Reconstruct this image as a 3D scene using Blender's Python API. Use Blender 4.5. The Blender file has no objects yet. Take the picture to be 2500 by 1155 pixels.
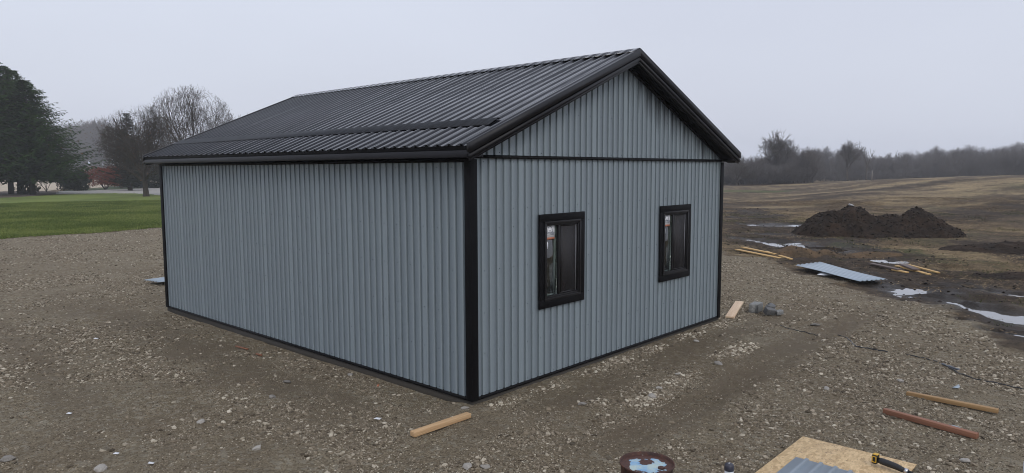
import bpy, math, random
import numpy as np
from mathutils import Vector, Matrix, Euler
random.seed(7); rng = np.random.default_rng(7)
C = bpy.context.scene.collection
scene = bpy.context.scene

# ------------------------------------------------------------------ camera
F_PX, YAW, PITCH, ROLL = 1718.746, .8339, -.0944, -.0026
CAM = np.array([-6.6333, -6.7639, 3.1678])
_sy, _cy, _cp, _sp = math.sin(YAW), math.cos(YAW), math.cos(PITCH), math.sin(PITCH)
FW = np.array([_sy*_cp, _cy*_cp, _sp]); RT0 = np.array([_cy, -_sy, 0.]); UP0 = np.cross(RT0, FW)
RT = RT0*math.cos(ROLL) + UP0*math.sin(ROLL); UP = -RT0*math.sin(ROLL) + UP0*math.cos(ROLL)
cd = bpy.data.cameras.new('camera'); cam = bpy.data.objects.new('camera', cd); C.objects.link(cam)
cd.sensor_width = 36; cd.lens = 36*F_PX/2500; cd.clip_start = .05; cd.clip_end = 3000
cam.matrix_world = Matrix(((RT[0], UP[0], -FW[0], CAM[0]), (RT[1], UP[1], -FW[1], CAM[1]), (RT[2], UP[2], -FW[2], CAM[2]), (0, 0, 0, 1)))
scene.camera = cam

# ------------------------------------------------------------------ world, sun, exposure
SUN_EL, SUN_AZ = math.radians(40), math.radians(208)      # azimuth measured from +Y clockwise
world = bpy.data.worlds.new('World'); scene.world = world; world.use_nodes = True
nt = world.node_tree; nt.nodes.clear()
out = nt.nodes.new('ShaderNodeOutputWorld'); bg = nt.nodes.new('ShaderNodeBackground'); bg.inputs[1].default_value = .1
sky = nt.nodes.new('ShaderNodeTexSky'); sky.sky_type = 'NISHITA'; sky.sun_disc = False
sky.sun_elevation = SUN_EL; sky.sun_rotation = SUN_AZ; sky.air_density = 2; sky.dust_density = 4
tc = nt.nodes.new('ShaderNodeTexCoord')
mp = nt.nodes.new('ShaderNodeMapping'); mp.inputs['Scale'].default_value = (1, 1, 2.6)
nz = nt.nodes.new('ShaderNodeTexNoise'); nz.inputs['Scale'].default_value = 1.5; nz.inputs['Detail'].default_value = 3
cr = nt.nodes.new('ShaderNodeValToRGB')
cr.color_ramp.elements[0].position = .25; cr.color_ramp.elements[0].color = (6.7, 7.1, 8.4, 1)
cr.color_ramp.elements[1].position = .8; cr.color_ramp.elements[1].color = (7.5, 8.0, 9.3, 1)
sx = nt.nodes.new('ShaderNodeSeparateXYZ'); gr = nt.nodes.new('ShaderNodeMapRange')
gr.inputs['From Min'].default_value = -.05; gr.inputs['From Max'].default_value = .9; gr.inputs['To Min'].default_value = .9; gr.inputs['To Max'].default_value = 1.25
ml = nt.nodes.new('ShaderNodeVectorMath'); ml.operation = 'SCALE'
mx = nt.nodes.new('ShaderNodeMix'); mx.data_type = 'RGBA'; mx.inputs[0].default_value = .93
L = nt.links.new
L(tc.outputs['Generated'], mp.inputs[0]); L(mp.outputs[0], nz.inputs[0]); L(nz.outputs[0], cr.inputs[0])
L(tc.outputs['Generated'], sx.inputs[0]); L(sx.outputs[2], gr.inputs[0])
L(cr.outputs[0], ml.inputs[0]); L(gr.outputs[0], ml.inputs['Scale'])
L(sky.outputs[0], mx.inputs[6]); L(ml.outputs[0], mx.inputs[7]); L(mx.outputs[2], bg.inputs[0]); L(bg.outputs[0], out.inputs[0])
sl = bpy.data.lights.new('sun', 'SUN'); sl.energy = .8; sl.angle = math.radians(25); sl.color = (1, .96, .9)
so = bpy.data.objects.new('sun', sl); C.objects.link(so)
sdir = Vector((math.sin(SUN_AZ)*math.cos(SUN_EL), math.cos(SUN_AZ)*math.cos(SUN_EL), math.sin(SUN_EL)))
so.rotation_euler = sdir.to_track_quat('Z', 'Y').to_euler()
scene.view_settings.view_transform = 'Standard'; scene.view_settings.look = 'None'
scene.view_settings.exposure = 0; scene.view_settings.gamma = 1; scene.view_settings.use_curve_mapping = False
cy = scene.cycles
cy.use_denoising = True; cy.denoiser = 'OPENIMAGEDENOISE'; cy.denoising_input_passes = 'RGB_ALBEDO_NORMAL'; cy.denoising_prefilter = 'ACCURATE'; cy.max_bounces = 6; cy.diffuse_bounces = 3; cy.glossy_bounces = 3; cy.transmission_bounces = 5
cy.volume_bounces = 1; cy.transparent_max_bounces = 8; cy.caustics_reflective = False; cy.caustics_refractive = False
cy.use_adaptive_sampling = False; cy.filter_width = 1.0
scene.render.film_transparent = False

# ------------------------------------------------------------------ helpers
def ray(x, y):
    d = FW*F_PX + RT*(x-1250) + UP*(577.5-y); return d/np.linalg.norm(d)
def G(x, y, z=-.08):
    d = ray(x, y); return CAM + d*((z-CAM[2])/d[2])
def lattice(ix, iy, seed):
    h = (ix.astype(np.int64)*374761393 + iy.astype(np.int64)*668265263 + seed*974634777) & 0xffffffff
    h = ((h ^ (h >> 13))*1274126177) & 0xffffffff
    h = (h ^ (h >> 16)) & 0xffffff
    return h/float(0xffffff)
def vnoise(x, y, seed=0):
    ix, iy = np.floor(x), np.floor(y); fx, fy = x-ix, y-iy
    fx, fy = fx*fx*(3-2*fx), fy*fy*(3-2*fy)
    a, b = lattice(ix, iy, seed), lattice(ix+1, iy, seed); c, d = lattice(ix, iy+1, seed), lattice(ix+1, iy+1, seed)
    return (a*(1-fx)+b*fx)*(1-fy) + (c*(1-fx)+d*fx)*fy
def fbm(x, y, sc, octv=4, seed=0, gain=.5):
    s = 0; a = 1; t = 0
    for o in range(octv):
        s = s + a*vnoise(x/sc+17.3*o, y/sc-9.1*o, seed+o); t += a; a *= gain; sc /= 2.03
    return s/t                                                     # 0..1
def sstep(a, b, x):
    t = np.clip((x-a)/(b-a), 0, 1); return t*t*(3-2*t)
def polydist(x, y, P):                                             # signed distance, >0 inside
    P = np.array([(p[0], p[1]) for p in P]); inside = np.zeros(np.shape(x), bool); dm = np.full(np.shape(x), 1e9)
    for i in range(len(P)):
        a, b = P[i], P[(i+1) % len(P)]; e = b-a
        t = np.clip(((x-a[0])*e[0]+(y-a[1])*e[1])/(e@e), 0, 1)
        dm = np.minimum(dm, np.hypot(x-a[0]-t*e[0], y-a[1]-t*e[1]))
        c = ((a[1] > y) != (b[1] > y)) & (x < (b[0]-a[0])*(y-a[1])/((b[1]-a[1]) or 1e-9)+a[0]); inside ^= c
    return np.where(inside, dm, -dm)

def make_mesh(name, V, Fc, mat=None, smooth=False, attrs=None):
    me = bpy.data.meshes.new(name)
    V = np.asarray(V, np.float32); me.vertices.add(len(V)); me.vertices.foreach_set('co', V.ravel())
    if isinstance(Fc, np.ndarray):
        n = Fc.shape[1]; me.loops.add(Fc.size); me.loops.foreach_set('vertex_index', Fc.ravel().astype(np.int32))
        me.polygons.add(len(Fc)); me.polygons.foreach_set('loop_start', np.arange(0, Fc.size, n, dtype=np.int32))
        me.polygons.foreach_set('loop_total', np.full(len(Fc), n, np.int32))
    else:
        tot = [len(f) for f in Fc]; me.loops.add(sum(tot)); me.loops.foreach_set('vertex_index', [i for f in Fc for i in f])
        me.polygons.add(len(Fc)); st = np.concatenate([[0], np.cumsum(tot)[:-1]]) if tot else []
        me.polygons.foreach_set('loop_start', np.array(st, np.int32)); me.polygons.foreach_set('loop_total', np.array(tot, np.int32))
    me.update(calc_edges=True)
    if smooth: me.polygons.foreach_set('use_smooth', np.ones(len(me.polygons), bool))
    for k, (ty, dat) in (attrs or {}).items():
        at = me.attributes.new(k, ty, 'POINT')
        at.data.foreach_set('color' if ty == 'FLOAT_COLOR' else ('vector' if ty == 'FLOAT_VECTOR' else 'value'), np.asarray(dat).ravel())
    if mat: me.materials.append(mat)
    return me
def link(name, me, parent=None, loc=None, rot=None):
    o = bpy.data.objects.new(name, me); C.objects.link(o)
    if parent: o.parent = parent
    if loc is not None: o.location = loc
    if rot is not None: o.rotation_euler = rot
    return o
def tag(o, label=None, cat=None, group=None, kind=None):
    if label: o['label'] = label
    if cat: o['category'] = cat
    if group: o['group'] = group
    if kind: o['kind'] = kind
    return o
def thing(name, label, cat, loc=(0, 0, 0), rotz=0, group=None):
    o = bpy.data.objects.new(name, None); C.objects.link(o); o.location = loc; o.rotation_euler = (0, 0, rotz)
    o.empty_display_size = .1
    return tag(o, label, cat, group)
class MB:
    def __init__(s): s.v = []; s.f = []
    def add(s, V, Fc):
        n = len(s.v); s.v += [tuple(p) for p in V]; s.f += [tuple(i+n for i in f) for f in Fc]; return s
    def box(s, c, d, M=None):
        x, y, z = d[0]/2, d[1]/2, d[2]/2
        V = [Vector((sx_*x, sy_*y, sz_*z)) for sx_ in (-1, 1) for sy_ in (-1, 1) for sz_ in (-1, 1)]
        if M is not None: V = [M @ p for p in V]
        V = [p+Vector(c) for p in V]
        return s.add(V, [(0, 1, 3, 2), (4, 6, 7, 5), (0, 4, 5, 1), (2, 3, 7, 6), (0, 2, 6, 4), (1, 5, 7, 3)])
    def bb(s, x0, x1, y0, y1, z0, z1): return s.box(((x0+x1)/2, (y0+y1)/2, (z0+z1)/2), (abs(x1-x0), abs(y1-y0), abs(z1-z0)))
    def prism(s, poly, h0, h1, axis='y'):
        n = len(poly)
        mk = {'y': lambda a, b, h: (a, h, b), 'x': lambda a, b, h: (h, a, b), 'z': lambda a, b, h: (a, b, h)}[axis]
        V = [mk(a, b, h0) for a, b in poly]+[mk(a, b, h1) for a, b in poly]
        Fc = [tuple(range(n))[::-1], tuple(range(n, 2*n))]+[(i, (i+1) % n, n+(i+1) % n, n+i) for i in range(n)]
        return s.add(V, Fc)
    def tube(s, pts, rad, seg=8, cap=True):
        pts = [Vector(p) for p in pts]; n = len(pts); rad = rad if hasattr(rad, '__len__') else [rad]*n
        V = []; Fc = []; prev = None
        for i, p in enumerate(pts):
            d = (pts[min(i+1, n-1)]-pts[max(i-1, 0)]).normalized()
            if prev is None: a = d.orthogonal().normalized()
            else: a = (prev-d*prev.dot(d)).normalized()
            prev = a; b = d.cross(a)
            for k in range(seg):
                t = 2*math.pi*k/seg; V.append(p+(a*math.cos(t)+b*math.sin(t))*rad[i])
        for i in range(n-1):
            for k in range(seg): Fc.append((i*seg+k, i*seg+(k+1) % seg, (i+1)*seg+(k+1) % seg, (i+1)*seg+k))
        if cap: Fc += [tuple(range(seg))[::-1], tuple(range((n-1)*seg, n*seg))]
        return s.add(V, Fc)
    def lathe(s, prof, seg=32, c=(0, 0, 0)):
        V = []; Fc = []; n = len(prof)
        for r_, z in prof:
            for k in range(seg):
                t = 2*math.pi*k/seg; V.append((c[0]+r_*math.cos(t), c[1]+r_*math.sin(t), c[2]+z))
        for i in range(n-1):
            for k in range(seg): Fc.append((i*seg+k, i*seg+(k+1) % seg, (i+1)*seg+(k+1) % seg, (i+1)*seg+k))
        return s.add(V, Fc)
    def build(s, name, mat, parent=None, smooth=False, bevel=0, loc=None, rot=None):
        me = make_mesh(name, s.v, s.f, mat, smooth); o = link(name, me, parent, loc, rot)
        if bevel:
            b = o.modifiers.new('b', 'BEVEL'); b.width = bevel; b.segments = 2; b.limit_method = 'ANGLE'
        return o

# node material builder -------------------------------------------------
def newmat(name):
    m = bpy.data.materials.new(name); m.use_nodes = True; t = m.node_tree; p = t.nodes['Principled BSDF']; return m, t, p
def N(t, ty, **kw):
    n = t.nodes.new(ty)
    for k, v in kw.items():
        if k in n.inputs: n.inputs[k].default_value = v
        else: setattr(n, k, v)
    return n
def col(c): return (c[0], c[1], c[2], 1)
def noise(t, scale, detail=4, vec=None, rough=.55, stretch=None, coord='Object'):
    n = N(t, 'ShaderNodeTexNoise', Scale=scale, Detail=detail, Roughness=rough)
    tcn = t.nodes.new('ShaderNodeTexCoord'); src = tcn.outputs[coord]
    if stretch:
        m_ = t.nodes.new('ShaderNodeMapping'); m_.inputs['Scale'].default_value = stretch; t.links.new(src, m_.inputs[0]); src = m_.outputs[0]
    t.links.new(src, n.inputs['Vector']); return n.outputs[0]
def ramp(t, fac, a, b, c0, c1, mid=None):
    r = t.nodes.new('ShaderNodeValToRGB'); r.color_ramp.elements[0].position = a; r.color_ramp.elements[1].position = b
    r.color_ramp.elements[0].color = col(c0); r.color_ramp.elements[1].color = col(c1)
    if mid: e = r.color_ramp.elements.new(mid[0]); e.color = col(mid[1])
    t.links.new(fac, r.inputs[0]); return r.outputs[0]
def mixc(t, fac, a, b, blend='MIX'):
    m = t.nodes.new('ShaderNodeMix'); m.data_type = 'RGBA'; m.blend_type = blend
    for i, v in ((0, fac), (6, a), (7, b)):
        if isinstance(v, (int, float)): m.inputs[i].default_value = v
        elif isinstance(v, tuple): m.inputs[i].default_value = col(v)
        else: t.links.new(v, m.inputs[i])
    return m.outputs[2]
def mrange(t, v, a, b, c, d):
    m = t.nodes.new('ShaderNodeMapRange'); t.links.new(v, m.inputs[0])
    for i, x in zip((1, 2, 3, 4), (a, b, c, d)): m.inputs[i].default_value = x
    return m.outputs[0]
def math_(t, op, a, b=None):
    m = t.nodes.new('ShaderNodeMath'); m.operation = op
    for i, v in ((0, a), (1, b)):
        if v is None: continue
        if isinstance(v, (int, float)): m.inputs[i].default_value = v
        else: t.links.new(v, m.inputs[i])
    return m.outputs[0]
def bump(t, p, h, strength=.3, dist=.02):
    b = N(t, 'ShaderNodeBump', Strength=strength, Distance=dist); t.links.new(h, b.inputs['Height']); t.links.new(b.outputs[0], p.inputs['Normal']); return b
def simple(name, c, rough=.6, var=.15, sc=20, spec=.5, metal=0, bm=0, stretch=None):
    m, t, p = newmat(name); n = noise(t, sc, 5, stretch=stretch)
    t.links.new(ramp(t, n, .3, .7, tuple(x*(1-var) for x in c), tuple(x*(1+var) for x in c)), p.inputs['Base Color'])
    p.inputs['Roughness'].default_value = rough; p.inputs['Specular IOR Level'].default_value = spec; p.inputs['Metallic'].default_value = metal
    if bm: bump(t, p, n, bm, .01)
    return m
def wood(name, light, dark, sc=1):
    m, t, p = newmat(name)
    g = noise(t, 7*sc, 6, stretch=(.35, 9, 9), rough=.65); k = noise(t, 2.2*sc, 3)
    c = mixc(t, mrange(t, k, .35, .7, 0, .6), ramp(t, g, .35, .68, dark, light), tuple((a+b)/2 for a, b in zip(light, dark)))
    kn = N(t, 'ShaderNodeTexVoronoi', Scale=3.1*sc); tcn = t.nodes.new('ShaderNodeTexCoord'); t.links.new(tcn.outputs['Object'], kn.inputs['Vector'])
    c = mixc(t, mrange(t, kn.outputs[0], .035, .11, .75, 0), c, tuple(x*.3 for x in dark))
    t.links.new(c, p.inputs['Base Color']); p.inputs['Roughness'].default_value = .7; bump(t, p, g, .15, .004); return m

M = {}
# siding paint: blue-grey, wet mottling, run-off marks that hang from the right-hand rake
def siding(name, base, stain=False):
    m, t, p = newmat(name)
    n1 = noise(t, 90, 3); n2 = noise(t, 1.3, 4, stretch=(1, 1, .35)); n3 = noise(t, 14, 5, stretch=(1, 1, .06))
    c = ramp(t, n1, .3, .75, tuple(x*.88 for x in base), tuple(x*1.1 for x in base))
    c = mixc(t, mrange(t, n2, .35, .75, 0, .06), c, tuple(x*.72 for x in base))
    if stain:
        tcn = t.nodes.new('ShaderNodeTexCoord'); s = t.nodes.new('ShaderNodeSeparateXYZ'); t.links.new(tcn.outputs['Object'], s.inputs[0])
        rk = math_(t, 'SUBTRACT', 4.87, math_(t, 'MULTIPLY', math_(t, 'ABSOLUTE', math_(t, 'SUBTRACT', s.outputs[0], 3.728)), .4173))
        d = math_(t, 'SUBTRACT', rk, s.outputs[2])                      # metres below the rake
        rg = mrange(t, s.outputs[0], 3.2, 4.1, 0, 1)
        st = noise(t, 9, 4, stretch=(1, 1, .04), rough=.7)
        k = math_(t, 'MULTIPLY', math_(t, 'MULTIPLY', mrange(t, math_(t, 'ADD', d, mrange(t, st, .3, .75, .35, -.3)), 0, .55, .9, 0), rg), mrange(t, st, .3, .55, .25, 1))
        c = mixc(t, k, c, (.035, .042, .05))
    t.links.new(c, p.inputs['Base Color'])
    p.inputs['Roughness'].default_value = .5; p.inputs['Specular IOR Level'].default_value = .35
    dn = noise(t, 2.2, 2); bump(t, p, math_(t, 'ADD', dn, math_(t, 'MULTIPLY', n1, .03)), .08, .012)
    return m
SID = (.255, .303, .330)
M['siding'] = siding('siding_paint', SID); M['siding_gable'] = siding('gable_siding_paint', SID, True)
M['black'] = simple('black_trim_paint', (.004, .004, .005), .55, .25, 3, .12)
M['char'] = simple('charcoal_trim_paint', (.011, .011, .014), .45, .25, 2, .3)
M['soffit'] = simple('soffit_paint', (.004, .004, .005), .7, .2, 8, .1)
# wet roof steel
m, t, p = newmat('wet_charcoal_roof_steel')
wet = noise(t, 6, 6, stretch=(.10, 4.5, .10), rough=.75); dr = noise(t, 160, 2, stretch=(.25, 1, .25)); pt = noise(t, .8, 3)
t.links.new(ramp(t, wet, .35, .7, (.012, .013, .018), (.026, .029, .037)), p.inputs['Base Color'])
tcn = t.nodes.new('ShaderNodeTexCoord'); sxyz = t.nodes.new('ShaderNodeSeparateXYZ'); t.links.new(tcn.outputs['Object'], sxyz.inputs[0])
run = math_(t, 'FRACT', math_(t, 'DIVIDE', math_(t, 'ADD', sxyz.outputs[1], .24-.03-.1143+2.286), .2286))      # 0 at a rib, water runs in the pan between ribs
band_ = math_(t, 'MULTIPLY', mrange(t, run, .30, .48, 0, 1), mrange(t, run, .735, .75, 1, 0)); thin = math_(t, 'MULTIPLY', mrange(t, run, .84, .86, 0, 1), mrange(t, run, .96, .99, 1, 0))
film = math_(t, 'MAXIMUM', band_, math_(t, 'MULTIPLY', thin, .6)); film = math_(t, 'MULTIPLY', film, mrange(t, wet, .36, .54, .45, 1)); film = math_(t, 'MINIMUM', math_(t, 'ADD', film, mrange(t, wet, .58, .7, 0, .25)), 1)
t.links.new(mrange(t, film, 0, 1, .04, 1), p.inputs['Coat Weight']); p.inputs['Coat IOR'].default_value = 2.8; t.links.new(mrange(t, film, 0, 1, .35, .04), p.inputs['Coat Roughness'])
t.links.new(mrange(t, film, 0, 1, .5, .25), p.inputs['Roughness'])
p.inputs['Specular IOR Level'].default_value = .35; bump(t, p, math_(t, 'ADD', dr, math_(t, 'MULTIPLY', wet, 3)), .05, .004); M['roof'] = m
m, t, p = newmat('streaked_snow_stop_steel')
st = noise(t, 30, 3, stretch=(.1, 1, .1), rough=.8)
t.links.new(ramp(t, st, .4, .62, (.005, .006, .008), (.026, .029, .036)), p.inputs['Base Color']); p.inputs['Roughness'].default_value = .65; p.inputs['Specular IOR Level'].default_value = .25
M['guard'] = m
M['skirt'] = wood('treated_skirt_board', (.05, .042, .03), (.02, .016, .012))
M['screw'] = simple('screw_head', (.07, .085, .095), .4)
M['vinyl_dark'] = simple('window_frame_black_vinyl', (.010, .0095, .0105), .4, .15, 8, .3)
M['vinyl_white'] = simple('white_jamb_vinyl', (.8, .84, .83), .5, .12, 6)
M['paper'] = simple('white_sticker_paper', (.72, .73, .74), .6, .03, 6)
M['orange'] = simple('orange_print', (.46, .16, .08), .6, .05)
M['blue_ink'] = simple('navy_print', (.03, .05, .10), .6, .05)
m, t, p = newmat('window_glass'); t.nodes.remove(p); tr_ = N(t, 'ShaderNodeBsdfTransparent'); tr_.inputs[0].default_value = (.78, .82, .8, 1)
gls = N(t, 'ShaderNodeBsdfGlossy', Roughness=.02); fr_ = N(t, 'ShaderNodeFresnel', IOR=1.6); bf = t.nodes.new('ShaderNodeNewGeometry'); t.links.new(mrange(t, bf.outputs['Backfacing'], 0, 1, 2.1, .476), fr_.inputs[0]); ms = t.nodes.new('ShaderNodeMixShader'); t.links.new(fr_.outputs[0], ms.inputs[0]); t.links.new(tr_.outputs[0], ms.inputs[1]); t.links.new(gls.outputs[0], ms.inputs[2])
t.links.new(ms.outputs[0], t.nodes['Material Output'].inputs['Surface']); M['glass'] = m
m, t, p = newmat('insect_screen'); p.inputs['Base Color'].default_value = (.03, .028, .03, 1); p.inputs['Roughness'].default_value = .7; p.inputs['Alpha'].default_value = .72
M['screen'] = m
M['interior'] = simple('interior_board', (.16, .135, .09), .85, .35, 2)
M['concrete'] = simple('grey_concrete_block', (.23, .23, .22), .9, .3, 30, .3, 0, .5)
M['concrete_wet'] = simple('wet_concrete_block', (.11, .11, .108), .7, .3, 25, .4, 0, .5)
M['pine'] = wood('fresh_pine', (.62, .42, .23), (.42, .25, .12)); M['pine_y'] = wood('yellow_pine', (.66, .45, .19), (.46, .27, .09))
M['pine_pale'] = wood('pale_pine_plank', (.72, .55, .38), (.55, .38, .24), .7)
M['red_wood'] = wood('red_brown_lumber', (.30, .135, .075), (.19, .08, .045)); M['tan_wood'] = wood('wet_tan_lumber', (.40, .25, .11), (.25, .145, .06))
M['brown_board'] = wood('weathered_brown_board', (.15, .11, .095), (.09, .065, .055))
M['cable'] = simple('black_cable_jacket', (.02, .02, .023), .35); M['cable_grey'] = simple('grey_strap', (.13, .14, .16), .4, .2, 10, .6, .3)
M['bark'] = simple('brown_grey_bark', (.055, .045, .036), .95, .3, 6, .2, 0, .5, (1, 1, .25))
M['bark_light'] = simple('grey_bark', (.075, .065, .055), .95, .3, 6, .2, 0, .5, (1, 1, .25))
M['wood_far'] = simple('distant_twigs', (.13, .12, .115), .95, .35, .05, .1)
M['yellow'] = simple('yellow_tool_plastic', (.62, .36, .02), .4, .08); M['black_pl'] = simple('black_rubber_grip', (.012, .012, .013), .55, .2, 60)
M['chrome'] = simple('bright_tool_steel', (.55, .55, .57), .25, .1, 30, .5, .9); M['white_pl'] = simple('white_plastic', (.78, .8, .82), .35, .04)
M['cap'] = simple('dark_slate_cap_plastic', (.035, .035, .05), .45, .2)
M['galv'] = simple('dull_galvanised_steel', (.45, .46, .5), .5, .12, 12, .5, .3)
# sheet steel lying about, lighter than the walls (wet, seen from above)
M['sheet'] = simple('blue_grey_sheet_steel', (.29, .35, .40), .3, .07, 3, .6)
M['wrap'] = simple('white_plastic_wrap', (.75, .76, .78), .4, .05, 5)
# rusty drum
m, t, p = newmat('rusty_drum_steel'); n = noise(t, 9, 7, rough=.7); n2 = noise(t, 40, 4)
c = ramp(t, n, .3, .72, (.02, .009, .007), (.13, .045, .022), (.5, (.05, .02, .014)))
c = mixc(t, mrange(t, n2, .55, .8, 0, .35), c, (.16, .09, .05)); t.links.new(c, p.inputs['Base Color']); p.inputs['Roughness'].default_value = .7; bump(t, p, n2, .4, .004); M['rust'] = m
m, t, p = newmat('flaking_blue_drum_lid')
tcn = t.nodes.new('ShaderNodeTexCoord'); n = noise(t, 11, 6, rough=.62); n2 = noise(t, 45, 5, rough=.7); n3 = noise(t, 6.5, 5)
gl = t.nodes.new('ShaderNodeVectorMath'); gl.operation = 'LENGTH'; t.links.new(tcn.outputs['Object'], gl.inputs[0])
edge = mrange(t, gl.outputs['Value'], .12, .2, .0, .30)                  # the rim has lost its paint
sb = t.nodes.new('ShaderNodeVectorMath'); sb.operation = 'DISTANCE'; t.links.new(tcn.outputs['Object'], sb.inputs[0]); sb.inputs[1].default_value = (.055, .04, 0)
edge = math_(t, 'ADD', edge, mrange(t, sb.outputs['Value'], .05, .10, .25, 0))
k = mrange(t, math_(t, 'SUBTRACT', n, edge), .335, .35, 0, 1)
paint = mixc(t, mrange(t, n3, .42, .6, 0, 1), (.20, .38, .58), (.42, .52, .50))
paint = mixc(t, mrange(t, n2, .55, .72, 0, .9), paint, (.45, .36, .2))
rust = ramp(t, n2, .3, .7, (.035, .014, .012), (.10, .04, .025))
t.links.new(mixc(t, k, rust, paint), p.inputs['Base Color']); p.inputs['Roughness'].default_value = .6; bump(t, p, k, .3, .002); M['lid'] = m
# OSB
m, t, p = newmat('oriented_strand_board'); v = N(t, 'ShaderNodeTexVoronoi', Scale=34); tcn = t.nodes.new('ShaderNodeTexCoord')
mp_ = t.nodes.new('ShaderNodeMapping'); mp_.inputs['Scale'].default_value = (.45, 1, 1); t.links.new(tcn.outputs['Object'], mp_.inputs[0]); t.links.new(mp_.outputs[0], v.inputs['Vector'])
fl = noise(t, 60, 4, stretch=(.3, 1, 1)); big = noise(t, 3, 4)
vb = t.nodes.new('ShaderNodeRGBToBW'); t.links.new(v.outputs['Color'], vb.inputs[0])
c = mixc(t, .5, ramp(t, fl, .3, .7, (.46, .30, .14), (.70, .51, .28)), ramp(t, vb.outputs[0], .2, .8, (.38, .25, .12), (.74, .55, .31)))
sp = noise(t, 42, 3, rough=.7); c = mixc(t, mrange(t, math_(t, 'ADD', sp, math_(t, 'MULTIPLY', big, .25)), .71, .79, 0, .8), c, (.13, .075, .04))
c = mixc(t, mrange(t, big, .5, .75, 0, .35), c, (.5, .36, .22)); t.links.new(c, p.inputs['Base Color']); p.inputs['Roughness'].default_value = .75; M['osb'] = m
# leaves
def leafmat(name, a, b, c3=None):
    m, t, p = newmat(name); g = t.nodes.new('ShaderNodeNewGeometry')
    x = ramp(t, g.outputs['Random Per Island'], 0, 1, a, b, (.85, c3) if c3 else None); t.links.new(x, p.inputs['Base Color'])
    p.inputs['Roughness'].default_value = .9; p.inputs['Specular IOR Level'].default_value = .05; return m
M['needles'] = leafmat('spruce_needles', (.008, .024, .004), (.034, .066, .012)); M['needles2'] = leafmat('dark_evergreen', (.009, .014, .009), (.024, .032, .016))
M['redleaf'] = leafmat('burning_bush_leaves', (.085, .010, .014), (.17, .022, .024), (.22, .07, .03))
M['brownleaf'] = leafmat('clinging_brown_leaves', (.07, .035, .015), (.26, .11, .03))

# ------------------------------------------------------------------ terrain
W_, L_ = 7.4554, 10.187
PUD = [(2165, 708, 2305, 722, .42), (2230, 725, 2330, 738, .22), (2310, 738, 2400, 760, .2), (2370, 752, 2560, 800, .5), (2250, 700, 2305, 704, .1), (2330, 700, 2440, 716, .16),
 (2450, 718, 2540, 728, .15), (2300, 778, 2360, 788, .08), (2395, 805, 2450, 815, .1), (2460, 815, 2560, 830, .16), (1893, 556, 1950, 550, .9), (1815, 549, 1860, 552, .4), (1830, 572, 1885, 576, .35),
 (1900, 575, 1940, 577, .35), (1795, 585, 1850, 588, .35), (1850, 590, 1910, 604, .3), (1885, 592, 1965, 596, .4), (1895, 602, 1990, 606, .5), (1960, 601, 2060, 615, .32), (2150, 636, 2190, 642, .25)]
PUDW = []
for _x0, _y0, _x1, _y1, _b in PUD:                                    # ends of each rut, half width in metres
    _p, _q = G(_x0, _y0, -.135)[:2], G(_x1, _y1, -.135)[:2]; _d = _q-_p
    PUDW.append(((_p[0]+_q[0])/2, (_p[1]+_q[1])/2, float(np.hypot(*_d))*.62, _b*1.35, math.atan2(_d[1], _d[0])))
def puddle_mask(x, y):
    m = np.full(np.shape(x), -9.)
    for cx, cy_, a, b, r in PUDW:
        a, b = a*.78, b*.78; dx, dy = x-cx, y-cy_; u = dx*math.cos(r)+dy*math.sin(r); v = -dx*math.sin(r)+dy*math.cos(r)
        m = np.maximum(m, 1-np.sqrt((u/a)**2+(v/b)**2))
    return m
YARD_EDGE = [G(1700, 598)[:2], G(1770, 620)[:2], G(1950, 656)[:2], G(2100, 692)[:2], G(2250, 742)[:2], G(2420, 800)[:2], G(2600, 870)[:2]]
YARD = [(18.6, 10)] + [tuple(q) for q in YARD_EDGE] + [(9.5, -12), (-30, -30), (-60, 20), (-30, 28), tuple(G(0, 583)[:2]), tuple(G(200, 571)[:2]), tuple(G(390, 555)[:2]), (22, 34)]
MUDZ = [G(1740, 505), G(1900, 512), G(1960, 540), G(2200, 600), G(2330, 640), G(2500, 690), G(2600, 900), G(2500, 835), G(2250, 745), G(2100, 694), G(1950, 660), G(1740, 590)]
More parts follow.
